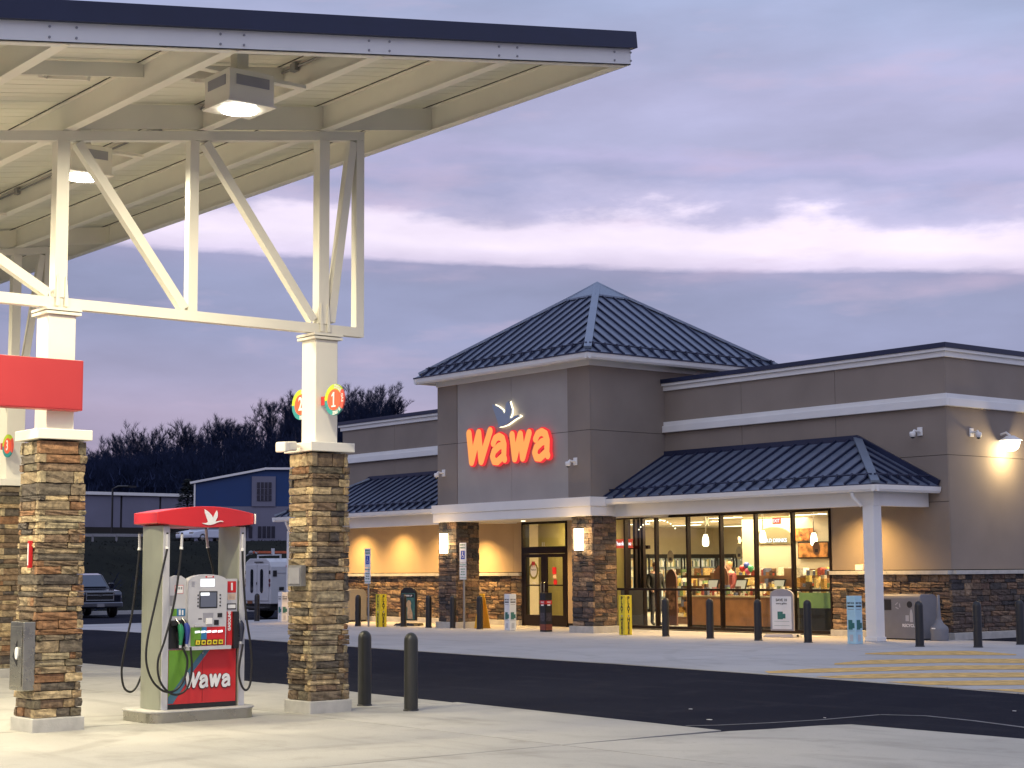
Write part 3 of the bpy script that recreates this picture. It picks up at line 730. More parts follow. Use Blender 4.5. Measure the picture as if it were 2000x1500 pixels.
D = thing('fuel_dispenser', 'red, white and grey fuel pump with arched red top and hanging black hoses', 'fuel pump', (-18.45, 9.82, .02))
X0, X1 = -18.62, -18.10   # back, front
FX = X1
zi = .019
for (ya, yb) in ((9.255, 9.37), (10.275, 10.385)):
    m = MB(); n = 8; pts = []
    bow = .05 if ya < 9.5 else 0
    prof = [(X1, ya + .03), (X1, yb), (X0, yb), (X0, ya + .03)]
    loop = [(X1, ya + .035)] + [(X1 - .02 - (X1 - X0 - .04) * i / n, ya + .02 - .035 * math.sin(math.pi * i / n)) for i in range(n + 1)] + [(X0, ya + .035), (X0, yb), (X1, yb)]
    m.prism([(a, b, zi) for a, b in loop], (0, 0, 2.16 - zi)); m.build('side_pillar', M_alu, D, bevel=.006)
    m = MB(); m.box(X1 + .001, X1 + .012, ya + .03, yb - .004, zi, 2.15); m.build('pillar_trim', M_grey, D)
# lower cabinet with printed door
m = MB(); m.box(X0 + .02, X1 - .02, 9.375, 10.27, zi, .72); m.build('lower_cabinet', M_greyd, D)
m = MB(); m.box(X1 - .019, X1 - .004, 9.374, 10.272, zi + .002, .075); m.build('kick_plate', M_black, D)
def plate(poly, x, th, mat, nm, par=D): m_ = MB(); m_.prism([(x, a, b) for a, b in poly], (th, 0, 0)); return m_.build(nm, mat, par)
plate([(9.375, .077), (10.271, .077), (10.271, .705), (9.375, .705)], X1 - .018, .018, M_red, 'door_panel')
plate([(9.377, .16), (9.377, .703), (9.84, .703), (9.66, .50)], X1 + .0005, .003, M_green, 'green_graphic')
plate([(9.377, .085), (9.377, .158), (9.662, .50), (9.842, .703), (9.925, .703), (9.72, .47), (9.44, .085)], X1 + .0005, .003, M_signb if False else pmat('slate_blue', (.06, .16, .24), .4, 0, .04), 'blue_graphic')
wawa((X1 + .004, 9.592, .243), (0, 1, 0), .162, 1.12, pmat('logo_dark', (.10, .01, .015), .4, 0, 0), D, 'logo_shadow', .002, .05, 1)
wawa((X1 + .010, 9.592, .247), (0, 1, 0), .162, 1.12, M_print, D, 'logo_letter', .002, 0, 1)
m = MB(); m.disc((X1 + .004, 9.82, .655), (1, 0, 0), .012, .006, 12); m.build('door_lock', M_steel, D)
m = MB(); m.box(X1 - .001, X1 + .0035, 9.822, 9.826, .09, .70); m.build('door_seam', pmat('seam_red', (.25, .012, .015), .4, 0, 0), D)
# upper body
m = MB(); m.box(X0 + .04, X1 - .06, 9.375, 10.27, .73, 1.50); m.build('upper_cabinet', M_greyd, D)
arch = [(9.60, .74), (10.10, .74), (10.115, 1.50)] + [(9.855 + .26 * math.cos(R(a)), 1.50 + .085 * math.sin(R(a))) for a in range(15, 180, 15)] + [(9.595, 1.50)]
plate(arch, X1 - .06, .115, M_grey, 'card_terminal')
plate([(9.575, .700), (10.15, .700), (10.15, .742), (9.575, .742)], X1 - .06, .16, M_grey, 'terminal_shelf')
arch2 = [(9.375, 1.30), (9.59, 1.30), (9.59, 1.53)] + [(9.48 + .11 * math.cos(R(a)), 1.53 + .04 * math.sin(R(a))) for a in range(30, 180, 30)] + [(9.375, 1.53)]
plate([(9.375, 1.05), (9.595, 1.05), (9.595, 1.53), (9.53, 1.57), (9.46, 1.575), (9.375, 1.55)], X1 - .06, .06, M_grey, 'left_panel')
plate([(10.12, .73), (10.275, .73), (10.275, 1.53), (10.12, 1.53)], X1 - .06, .07, M_grey, 'right_panel')
TX = X1 + .055
plate([(9.755, 1.44), (9.94, 1.44), (9.94, 1.53), (9.755, 1.53)], TX, .004, E_screen, 'top_screen')
plate([(9.74, 1.185), (9.98, 1.185), (9.98, 1.385), (9.74, 1.385)], TX, .003, M_black, 'screen_bezel')
plate([(9.755, 1.20), (9.965, 1.20), (9.965, 1.37), (9.755, 1.37)], TX + .0035, .003, E_screend, 'screen')
plate([(9.755, 1.335), (9.87, 1.335), (9.87, 1.369), (9.755, 1.369)], TX + .007, .002, E_screen, 'screen_text_box')
plate([(9.82, 1.565), (9.93, 1.565), (9.93, 1.545), (9.82, 1.545)], TX, .003, M_red, 'maker_badge'); plate([(9.84, 1.561), (9.91, 1.561), (9.91, 1.549), (9.84, 1.549)], TX + .0035, .002, M_print, 'badge_lettering')
for j in range(4):
    for yy in (9.715, 10.01): plate([(yy, 1.205 + j * .042), (yy + .016, 1.205 + j * .042), (yy + .016, 1.222 + j * .042), (yy, 1.222 + j * .042)], TX, .006, M_black, 'side_key')
for j in range(5): plate([(9.635, 1.44 + j * .014), (9.675, 1.44 + j * .014), (9.675, 1.446 + j * .014), (9.635, 1.446 + j * .014)], TX, .003, M_greyd, 'speaker_slot')
plate([(9.80, 1.02), (9.92, 1.02), (9.93, 1.13), (9.79, 1.13)], TX, .003, M_greyd, 'card_reader'); plate([(9.83, 1.0), (9.90, 1.0), (9.90, 1.07), (9.83, 1.07)], TX + .003, .03, M_print, 'card_slot')
plate([(9.985, 1.075), (10.045, 1.075), (10.045, 1.125), (9.985, 1.125)], TX, .006, M_black, 'tap_reader')
plate([(9.94, .985), (10.0, .985), (10.0, 1.045), (9.94, 1.045)], TX, .006, M_black, 'receipt_mouth')
plate([(9.73, 1.055), (9.775, 1.055), (9.775, 1.068), (9.73, 1.068)], TX, .003, M_ink, 'coin_slot')
plate([(9.67, .975), (9.775, .975), (9.775, .995), (9.67, .995)], TX, .03, M_grey, 'ledge'); plate([(9.685, .93), (9.765, .93), (9.765, .975), (9.685, .975)], TX, .004, M_print, 'small_notice')
plate([(9.63, .745), (10.09, .745), (10.09, .965), (9.63, .965)], TX - .0005, .003, M_red, 'grade_panel')
plate([(9.63, .745), (9.775, .745), (9.775, .965), (9.63, .965)], TX + .003, .002, M_green, 'green_stripe'); plate([(9.765, .82), (9.84, .82), (9.84, .965), (9.775, .965)], TX + .0055, .002, M_blue, 'blue_stripe')
for j in range(5):
    y_ = 9.685 + j * .076
    plate([(y_, .895), (y_ + .062, .90), (y_ + .060, .925), (y_ - .002, .92)], TX + .0085, .004, E_screen, 'price_display')
    plate([(y_, .755), (y_ + .065, .755), (y_ + .068, .815), (y_ + .003, .818)], TX + .0085, .008, M_ink, 'grade_button_rim')
    plate([(y_ + .005, .760), (y_ + .06, .760), (y_ + .063, .811), (y_ + .008, .813)], TX + .017, .003, M_yel, 'grade_button')
    text(('E85', '89', '87', '89', '93')[j] if j else 'E', (TX + .0215, y_ + .034, .783), (0, 1, 0), (0, 0, 1), .032, M_ink, D, 'grade_number', .001, .0015)
plate([(10.14, 1.365), (10.255, 1.365), (10.255, 1.50), (10.14, 1.50)], X1 + .0105, .003, M_red, 'number_plate')
text('1', (X1 + .0155, 10.198, 1.432), (0, 1, 0), (0, 0, 1), .115, M_print, D, 'numeral', .002, .006)
M_peach = pmat('peach_label', (.72, .50, .36), .5, 0, .06, 20)
plate([(10.145, 1.28), (10.25, 1.28), (10.25, 1.352), (10.145, 1.352)], X1 + .0105, .002, M_peach, 'notice')
for j in range(4): plate([(10.155, 1.29 + j * .015), (10.24, 1.29 + j * .015), (10.24, 1.294 + j * .015), (10.155, 1.294 + j * .015)], X1 + .013, .001, M_inkg, 'notice_line')
plate([(10.135, 1.165), (10.26, 1.165), (10.26, 1.235), (10.135, 1.235)], X1 + .0105, .003, M_ink, 'notice'); plate([(10.145, 1.178), (10.25, 1.178), (10.25, 1.222), (10.145, 1.222)], X1 + .0138, .002, M_print, 'notice_print')
plate([(10.125, .735), (10.20, .735), (10.20, 1.14), (10.125, 1.14)], X1 + .0105, .02, M_red, 'product_strip')
text('GASOLINE', (X1 + .033, 10.16, 1.03), (0, 0, 1), (0, -1, 0), .050, M_print, D, 'lettering', .002, .002)
plate([(10.205, .70), (10.275, .70), (10.275, 1.14), (10.205, 1.14)], X1 + .0105, .05, M_black, 'nozzle_boot')
for j in range(2):
    y_ = 9.385 + j * .108
    plate([(y_, .72), (y_ + .10, .72), (y_ + .10, 1.045), (y_, 1.045)], X1 - .06, .05, M_black, 'nozzle_boot')
    m = MB(); m.box(X1 - .01, X1 + .035, y_ + .008, y_ + .092, .985, 1.04); m.build('boot_hood', M_rub, D, bevel=.008)
plate([(9.40, 1.10), (9.475, 1.10), (9.475, 1.185), (9.40, 1.185)], X1 + .0005, .003, M_green, 'sticker'); plate([(9.476, 1.10), (9.585, 1.10), (9.585, 1.185), (9.476, 1.185)], X1 + .0005, .003, M_blue, 'sticker')
plate([(9.50, 1.11), (9.525, 1.11), (9.525, 1.175), (9.50, 1.175)], X1 + .004, .001, M_print, 'sticker_print'); plate([(9.54, 1.11), (9.56, 1.11), (9.56, 1.17), (9.54, 1.17)], X1 + .004, .001, M_print, 'sticker_print')
plate([(9.445, 1.36), (9.555, 1.36), (9.555, 1.46), (9.445, 1.46)], X1 + .0005, .002, M_red, 'warning_label'); plate([(9.45, 1.365), (9.55, 1.365), (9.55, 1.455), (9.45, 1.455)], X1 + .0028, .001, M_print, 'warning_print')
for j in range(3): plate([(9.46 + j * .03, 1.41), (9.48 + j * .03, 1.41), (9.48 + j * .03, 1.44), (9.46 + j * .03, 1.44)], X1 + .004, .001, M_inkg, 'warning_pictogram')
plate([(9.385, 1.22), (9.44, 1.22), (9.44, 1.34), (9.385, 1.34)], X1 + .0005, .004, M_inkg, 'access_panel')
# nozzles
def nozzle(y, z, mat, nm):
    m = MB(); x = X1 + .055
    m.tube([(x - .05, y - .035, z + .10), (x - .02, y - .02, z + .07), (x + .005, y - .006, z + .03)], .0115, 8)
    o = m.build('nozzle_spout', M_steel, D)
    m = MB(); m.tube([(x, y - .008, z + .04), (x + .012, y, z), (x + .014, y + .006, z - .05), (x + .008, y + .006, z - .15), (x, y + .004, z - .20)], .03, 10, taper=[.024, .036, .036, .024, .02]); m.build('nozzle_body', mat, D)
    m = MB(); m.tube([(x - .03, y - .02, z - .05), (x - .04, y - .022, z - .11), (x - .01, y - .0, z - .16)], .006, 6); m.build('nozzle_lever', M_black, D)
    m = MB(); m.tube([(x, y + .004, z - .2), (x, y + .004, z - .235)], .017, 10); m.build('hose_coupling', M_grey, D)
nozzle(9.495, .965, pmat('nozzle_green', (.02, .22, .09), .35, 0, 0), 'g'); nozzle(9.575, .975, pmat('nozzle_blue', (.025, .05, .26), .35, 0, 0), 'b')
nozzle(10.30, .985, pmat('nozzle_dark', (.02, .025, .05), .35, 0, .2, 10), 'd')
# hoses
def spline(P, k=6):
    P = [Vector(p) for p in P]; o = []
    for i in range(len(P) - 1):
        a, b, c, d = P[max(i - 1, 0)], P[i], P[i + 1], P[min(i + 2, len(P) - 1)]
        for j in range(k):
            t_ = j / k; o.append(.5 * ((2 * b) + (c - a) * t_ + (2 * a - 5 * b + 4 * c - d) * t_ ** 2 + (3 * b - a - 3 * c + d) * t_ ** 3))
    o.append(P[-1]); return o
HA = [(9.277, 2.075), (9.28, 1.908), (9.225, 1.659), (9.134, 1.246), (9.044, 0.838), (9.036, 0.576), (9.117, 0.368), (9.262, 0.245), (9.413, 0.249), (9.523, 0.379), (9.56, 0.585), (9.497, 0.73)]
HB = [(9.448, 2.076), (9.444, 1.908), (9.416, 1.628), (9.356, 1.243), (9.245, 0.833), (9.164, 0.601), (9.181, 0.396), (9.274, 0.258), (9.406, 0.199), (9.537, 0.263), (9.6, 0.466), (9.579, 0.74)]
HC = [(a * .993, b) for a, b in [(9.345, 2.094), (9.348, 1.909), (9.32, 1.601), (9.262, 1.113), (9.171, 0.691), (9.142, 0.45), (9.173, 0.268), (9.253, 0.204), (9.332, 0.249), (9.397, 0.379)]]
HD = [(10.285, 2.084), (10.28, 1.899), (10.299, 1.531), (10.339, 1.103), (10.406, 0.735), (10.423, 0.491), (10.405, 0.28), (10.35, 0.204), (10.286, 0.267), (10.249, 0.438), (10.30, 0.75)]
HE = [(10.141, 2.163), (10.166, 1.923), (10.203, 1.784), (10.249, 1.595), (10.25, 1.2), (10.2, .8)]
HF = [(9.62, 2.163), (9.62, 1.94), (9.60, 1.75), (9.55, 1.58), (9.5, 1.2)]
for H, x in ((HA, -17.98), (HB, -17.945), (HC, -18.70), (HD, -17.985), (HE, -18.64), (HF, -18.86)):
    if H is HF: continue
    m = MB(); m.tube(spline([(x, a, b) for a, b in H]), .0135, 8); m.build('hose', M_rub, D)
    m = MB(); m.tube([(x, H[0][0], H[0][1] - .02), (x, H[1][0], H[1][1] + .0)], .017, 10); m.build('hose_swivel', M_grey, D)
    m = MB(); m.tube([(x, H[1][0], H[1][1]), (x, H[1][0] * .9 + H[2][0] * .1, H[1][1] * .9 + H[2][1] * .1)], .021, 10); m.build('swivel_collar', M_print, D)
# arched top
m = MB(); n = 16; ya, yb = 9.17, 10.46
rings = []
for i in range(n + 1):
    s_ = i / n; y = ya + (yb - ya) * s_; c_ = math.sin(math.pi * s_)
    zt = 2.315 + .075 * c_; zb_ = 2.185 - .045 * c_; xf = -18.03 + .055 * c_; xk = -18.64 - .055 * c_
    rings.append([(xf, y, zb_), (xf + .0, y, zt), (xk, y, zt), (xk, y, zb_)])
vs = [v for r_ in rings for v in r_]
m.add(vs, [(i * 4 + k_, (i + 1) * 4 + k_, (i + 1) * 4 + (k_ + 1) % 4, i * 4 + (k_ + 1) % 4) for i in range(n) for k_ in range(4)] + [(0, 1, 2, 3), (n * 4 + 3, n * 4 + 2, n * 4 + 1, n * 4)])
bmc = m.build('top_canopy', M_red, D, bevel=.008)
m = MB(); m.box(-18.02, -17.99, 10.462, 10.466, 2.19, 2.31); m.build('end_trim', M_print, D)
GOOSE = [(1065, 225), (1070, 270), (1085, 310), (1100, 350), (1115, 385), (1090, 402), (1032, 402), (1060, 415), (1110, 425), (1150, 425), (1200, 412), (1235, 395), (1290, 380), (1330, 384), (1312, 371), (1285, 368), (1240, 378), (1215, 382), (1222, 365), (1245, 320), (1248, 270), (1235, 237), (1215, 265), (1195, 310), (1180, 332), (1165, 300), (1130, 265), (1095, 240)]
g = [(9.845 + (a - 1160) / 298 * .29, 2.262 - (b - 325) / 200 * .185) for a, b in GOOSE]
def tri_plate(pts, x, th, mat, nm, par, plane='x'):
    """flat emblem with a concave outline"""
    bm = bmesh.new()
    f = lambda a, b, q: ((q, a, b) if plane == 'x' else (a, q, b))
    off = Vector(ROOT.get(par, (0, 0, 0)))
    vs = [bm.verts.new(Vector(f(a, b, x)) - off) for a, b in pts]
    es = [bm.edges.new((vs[i], vs[(i + 1) % len(vs)])) for i in range(len(vs))]
    bmesh.ops.triangle_fill(bm, use_beauty=True, edges=es)
    r = bmesh.ops.extrude_face_region(bm, geom=bm.faces[:])
    bmesh.ops.translate(bm, verts=[v for v in r['geom'] if isinstance(v, bmesh.types.BMVert)], vec=(th, 0, 0) if plane == 'x' else (0, th, 0))
    bmesh.ops.recalc_face_normals(bm, faces=bm.faces[:])
    me = bpy.data.meshes.new(nm); bm.to_mesh(me); bm.free(); me.materials.append(mat)
    o = bpy.data.objects.new(nm, me); COL.objects.link(o); o.parent = par; return o
tri_plate(g, -17.972, .006, M_print, 'goose_emblem', D)

# ================================================================== STORE BUILDING
ST = thing('store_building', 'taupe convenience store with a lit glass front, stone wainscot and navy roofed entrance tower', 'store', (-36.17, 31.7, 0))
YF = 31.7; XR = -23.65; XL = -48.7; YB = 49.5
def P_(nm, mb, mat, bevel=0, par=ST): return mb.build(nm, mat, par, bevel=bevel)
WX0, WX1 = -35.72, -27.14     # glazed run
DX0, DX1 = -38.98, -36.93     # door
# structural walls (backing), panels stand 12 mm proud with open joints
b = MB()
b.box(XL + .1, DX0, YF + .03, YF + .28, 0, 6.40); b.box(DX0, DX1, YF + .03, YF + .28, 3.03, 6.40); b.box(DX1, WX0, YF + .03, YF + .28, 0, 6.4)
b.box(WX0, WX1, YF + .03, YF + .28, 3.06, 6.40); b.box(WX1, XR - .03, YF + .03, YF + .28, 0, 6.40)
b.box(XR - .28, XR - .03, YF + .281, YB, 0, 6.40); b.box(XL + .1, XL + .35, YF + .281, YB, 0, 6.4); b.box(XL + .351, XR - .281, YB - .25, YB, 0, 6.4)
P_('wall_core', b, M_dark)
b = MB(); b.box(XL + .36, XR - .29, YF + .29, YB - .26, 5.9, 6.0); P_('flat_roof', b, M_dark)
def panel(x0, x1, z0, z1, mat=M_stuc, g_=.006, y=YF):
    m_ = MB(); m_.box(x0 + g_, x1 - g_, y, y + .028, z0 + g_, z1 - g_); P_('stucco_panel', m_, mat)
def panel_side(y0, y1, z0, z1, mat=M_stuc, g_=.006, x=XR):
    m_ = MB(); m_.box(x - .028, x, y0 + g_, y1 - g_, z0 + g_, z1 - g_); P_('stucco_panel', m_, mat)
for x0, x1 in ((XL, -45.6), (-45.6, -42.4), (-42.4, -39.4)):
    panel(x0, x1, 5.5, 6.42); panel(x0, x1, 4.16, 5.3); 
for x0, x1 in ((-32.9, -30.0), (-30.0, -26.89), (-26.89, XR + .006)):
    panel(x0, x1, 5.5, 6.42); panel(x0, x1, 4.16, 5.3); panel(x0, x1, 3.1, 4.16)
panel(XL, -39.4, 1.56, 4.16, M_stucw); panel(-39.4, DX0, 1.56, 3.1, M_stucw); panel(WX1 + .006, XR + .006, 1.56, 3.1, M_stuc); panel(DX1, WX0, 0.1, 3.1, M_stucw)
ysd = [YF - .0, 36.2, 40.6, 45, YB]
for y0, y1 in zip(ysd, ysd[1:]):
    y0 = y0 if y0 > YF else YF + .029
    panel_side(y0, y1, 5.5, 6.42); panel_side(y0, y1, 4.16, 5.3); panel_side(y0, y1, 1.56, 4.16)
# cornice, band, coping, sill cap: boxes that turn the corner
def run(nm, mat, z0, z1, pr, xa=-32.83, xb=XR, left=True, seg=4.2, bev=0):
    m_ = MB(); m_.box(xa + .002, xb + pr, YF - pr, YF - .001, z0, z1); m_.box(xb + .001, xb + pr, YF - .0005, YB, z0, z1); P_(nm, m_, mat, bev)
    if left: m_ = MB(); m_.box(XL - pr, -39.52, YF - pr, YF - .001, z0, z1); m_.box(XL - pr, XL - .001, YF, YB, z0, z1); P_(nm, m_, mat, bev)
run('cornice', M_trim, 6.40, 6.525, .06, bev=.006); run('cornice_moulding', M_trim, 6.526, 6.60, .12, bev=.006)
run('coping', M_navy, 6.602, 6.715, .15)
run('band_trim', M_trim, 5.27, 5.45, .11, bev=.006); run('band_moulding', M_trim, 5.451, 5.56, .06, bev=.006)
# tower
TX0, TX1, TY0, TY1 = -39.52, -32.83, 29.0, 35.6
b = MB(); b.box(TX0 + .03, TX1 - .03, TY0 + .03, TY1, 3.5, 7.0); P_('tower_core', b, M_dark)
for x0, x1 in ((TX0, -38.58), (-33.72, TX1)):
    for z0, z1 in ((3.5, 5.24), (5.24, 6.95)): panel(x0, x1 - (.0 if x1 < -34 else -.006), z0, z1, M_stuc, y=TY0)
for x0, x1 in ((-38.58, -36.11), (-36.11, -33.72)):
    for z0, z1 in ((3.5, 5.24), (5.24, 6.95)):
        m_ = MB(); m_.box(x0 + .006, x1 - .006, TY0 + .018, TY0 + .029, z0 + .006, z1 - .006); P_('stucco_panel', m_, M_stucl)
for z0, z1 in ((3.5, 5.24), (5.24, 6.95)):
    m_ = MB(); m_.box(TX1 - .028, TX1, TY0 + .035, TY1, z0 + .006, z1 - .006); P_('stucco_panel', m_, M_stuc)
    m_ = MB(); m_.box(TX0, TX0 + .028, TY0 + .035, TY1, z0 + .006, z1 - .006); P_('stucco_panel', m_, M_stuc)
b = MB(); b.box(TX0 - .10, TX1 + .10, TY0 - .10, TY0 + .45, 3.005, 3.25); b.box(TX0 - .10, TX0 + .3, TY0 + .451, YF - .002, 3.005, 3.25); b.box(TX1 - .3, TX1 + .10, TY0 + .451, YF - .002, 3.005, 3.25); P_('entrance_lintel', b, M_trim, .005)
b = MB(); b.box(TX0 - .13, TX1 + .13, TY0 - .13, TY0 + .45, 3.253, 3.495); b.box(TX0 - .13, TX0 + .3, TY0 + .451, YF - .002, 3.253, 3.495); b.box(TX1 - .3, TX1 + .13, TY0 + .451, YF - .002, 3.253, 3.495); P_('lintel_cap', b, M_trim, .005)
b = MB(); b.box(TX0 + .301, TX1 - .301, TY0 + .451, YF + .02, 3.03, 3.07); P_('entrance_soffit', b, M_trim)
# frieze and gutter of the tower
b = MB(); b.box(TX0 - .03, TX1 + .03, TY0 - .03, TY1 + .03, 6.93, 7.09); P_('frieze', b, M_trim, .005)
EX0, EX1, EY0, EY1 = -40.02, -32.33, 28.5, 36.1
ez = 7.2
b = MB()
b.prism([(EX0, EY0, 7.05), (EX0 - .0, EY0 - .0, 7.195), (EX0 + .14, EY0, 7.195), (EX0 + .14, EY0, 7.05)], (0, 0, 0)) if False else None
b.box(EX0 + .06, EX1 - .06, EY0 + .06, EY1 - .06, 7.075, 7.10)
P_('eave_soffit', b, M_trim)
def gutter(nm, x0, x1, y0, y1, za, zc, par=ST, sides='SEWN', w_=.12):
    m_ = MB()
    if 'S' in sides: m_.prism([(x0, y0, zc), (x0, y0 + w_, zc), (x0, y0 + w_, za), (x0, y0 + .05, za), (x0, y0 + .015, za + .05)], (x1 - x0, 0, 0))
    if 'E' in sides: m_.prism([(x1, y0 + .001, zc), (x1 - w_, y0 + .001, zc), (x1 - w_, y0 + .001, za), (x1 - .05, y0 + .001, za), (x1 - .015, y0 + .001, za + .05)], (0, y1 - y0, 0))
    if 'W' in sides: m_.prism([(x0, y0 + .001, zc), (x0 + w_, y0 + .001, zc), (x0 + w_, y0 + .001, za), (x0 + .05, y0 + .001, za), (x0 + .015, y0 + .001, za + .05)], (0, y1 - y0, 0))
    return m_.build(nm, M_trim, par)
gutter('tower_gutter', EX0, EX1, EY0, EY1, 7.03, 7.19)

def roof_face(a, b_, c, d, n, par, name='roof_panel', rail=.36):
    """standing seam face: eave a->b_, ridge end c above b_, ridge start d above a; panels as parts"""
    a, b_, c, d = map(Vector, (a, b_, c, d)); u = (b_ - a); L = u.length; u.normalize()
    mid = (c + d) / 2 - a; v = mid - u * mid.dot(u); h = v.length; v.normalize(); nn = u.cross(v)
    if nn.z < 0: nn = -nn
    ra, rb = (d - a).dot(u), (c - a).dot(u)
    def H(s): 
        q = h
        if ra > 1e-6: q = min(q, s * h / ra)
        if L - rb > 1e-6: q = min(q, (L - s) * h / (L - rb))
        return max(q, 0)
    wv = L / n
    for i in range(n):
        s0, s1 = i * wv, (i + 1) * wv
        br = sorted([s0, s1] + [x_ for x_ in (ra, rb) if s0 < x_ < s1])
        top = [(s, H(s)) for s in br]
        pts = [(s0 + .004, 0), (s1 - .004, 0)] + [(min(max(s, s0 + .004), s1 - .004), hh) for s, hh in reversed(top)]
        P3 = [a + u * s + v * hh for s, hh in pts]
        cl = [P3[0]]
        for q in P3[1:]:
            if (q - cl[-1]).length > .01: cl.append(q)
        if (cl[-1] - cl[0]).length < .01: cl.pop()
        m_ = MB()
        if len(cl) > 2: m_.prism(cl, nn * .01)
        if H(s0) > .12:
            m_.bar(a + u * s0 + nn * .03 + v * .0, a + u * s0 + nn * .03 + v * (H(s0) - .02), .045, .06, nn, 1)
        m_.build(name, [M_roof, M_navy], par)
    # snow rail
    if rail:
        s0 = rail * ra / h if ra > 1e-6 else 0; s1 = L - (rail * (L - rb) / h if L - rb > 1e-6 else 0)
        m_ = MB(); m_.tube([a + u * s0 + v * rail + nn * .10, a + u * s1 + v * rail + nn * .10], .022, 6)
        k_ = 1
        for i in range(1, n):
            s = i * wv
            if s0 + .05 < s < s1 - .05: m_.bar(a + u * s + v * (rail - .09) + nn * .045, a + u * s + v * (rail + .03) + nn * .12, .05, .035, nn)
        m_.build('snow_guard', M_navy, par)
ap = Vector(((EX0 + EX1) / 2, (EY0 + EY1) / 2, 9.80)); C_ = [Vector((EX0, EY0, ez)), Vector((EX1, EY0, ez)), Vector((EX1, EY1, ez)), Vector((EX0, EY1, ez))]
TR = ST
for i in range(4): roof_face(C_[i], C_[(i + 1) % 4], ap, ap, 18, TR)
def hip(p, q, par, w_=.20, t_=.07):
    m_ = MB(); m_.bar(Vector(p) + Vector((0, 0, .05)), Vector(q) + Vector((0, 0, .05)), w_, t_); return m_.build('hip_flashing', M_roofhi, par)
for i in range(4): hip(C_[i] + (ap - C_[i]) * .03, ap, TR)
for i in range(4):
    m_ = MB(); m_.bar(C_[i] + Vector((0, 0, .006)), C_[(i + 1) % 4] + Vector((0, 0, .006)), .03, .035); m_.build('drip_edge', M_navy, TR)
cp = [ap + (q - ap) * .185 + Vector((0, 0, .10)) for q in C_]; ap2 = ap + Vector((0, 0, .14))
m_ = MB(); m_.add(cp + [ap2] + [q - Vector((0, 0, .05)) for q in cp], [(0, 1, 4), (1, 2, 4), (2, 3, 4), (3, 0, 4), (0, 5, 6, 1), (1, 6, 7, 2), (2, 7, 8, 3), (3, 8, 5, 0), (5, 8, 7, 6)]); P_('roof_cap', m_, M_roofhi)

# porches either side of the tower
PYE = 29.42; pz = 3.45; tz = 4.64
def porch(xa, xb, side):
    """xa tower side, xb outer end"""
    s = 1 if side == 'R' else -1
    x0, x1 = min(xa, xb), max(xa, xb)
    inner = xb - s * 2.32
    par = ST
    if side == 'R':
        roof_face((xa, PYE, pz), (xb, PYE, pz), (inner, YF - .02, tz), (xa, YF - .02, tz), 21, par, rail=.32)
        roof_face((xb, PYE, pz), (xb, YF - .02, pz), (inner, YF - .02, tz), (inner, YF - .02, tz), 6, par, rail=.32)
    else:
        roof_face((xb, PYE, pz), (xa, PYE, pz), (xa, YF - .02, tz), (inner, YF - .02, tz), 24, par, rail=.32)
        roof_face((xb, YF - .02, pz), (xb, PYE, pz), (inner, YF - .02, tz), (inner, YF - .02, tz), 6, par, rail=.32)
    hip((xb, PYE, pz), (inner, YF - .03, tz), par, .19, .06)
    m_ = MB(); m_.box(min(xa, inner), max(xa, inner), YF - .06, YF - .002, tz - .06, tz + .13); m_.bar((xb, YF - .04, pz + .07), (inner, YF - .04, tz + .05), .07, .15); m_.build('wall_flashing', M_navy, par)
    m_ = MB(); m_.bar((x0, PYE - .005, pz - .003), (x1, PYE - .005, pz - .003), .02, .02); m_.bar((xb, PYE, pz - .003), (xb, YF - .02, pz - .003), .02, .02); m_.build('drip_edge', M_navy, par)
    gutter('porch_gutter', x0 - (0.12 if side == 'L' else .15), x1 + (.06 if side == 'R' else 0), PYE - .06, YF - .03, 3.29, 3.435, par, 'S' + ('E' if side == 'R' else 'W'))
    e0, e1 = (xa, xb - .30) if side == 'R' else (xb + .30, xa)
    m_ = MB(); m_.box(e0, e1, PYE + .30, PYE + .52, 2.985, 3.32)
    if side == 'R': m_.box(xb - .52, xb - .30, PYE + .521, YF - .03, 2.985, 3.32)
    else: m_.box(xb + .30, xb + .52, PYE + .521, YF - .03, 2.985, 3.32)
    m_.build('porch_beam', M_trim, par, bevel=.006)
    m_ = MB(); m_.box(e0 + .0, e1, PYE + .08, YF - .03, 3.325, 3.345); m_.build('porch_soffit', M_trim, par)
    px = xb - s * .45
    m_ = MB(); m_.box(px - .15, px + .15, PYE + .27, PYE + .55, 0, 2.984); m_.box(px - .17, px + .17, PYE + .25, PYE + .57, 0.001, .10); m_.build('porch_post', M_trim, par, bevel=.008)
    m_ = MB(); q = px - s * .22; m_.tube([(q, PYE - .0, 3.28), (q, PYE + .03, 3.2), (q + s * .1, PYE + .20, 2.95), (q + s * .12, PYE + .22, 2.9), (q + s * .12, PYE + .22, .15)] if side == 'L' else [(q, PYE - .0, 3.28), (q, PYE + .04, 3.18), (q + s * .1, PYE + .2, 2.98)], .04, 8); m_.build('downspout', M_trim, par)
porch(-32.83, -23.89, 'R'); porch(-39.52, -49.3, 'L')

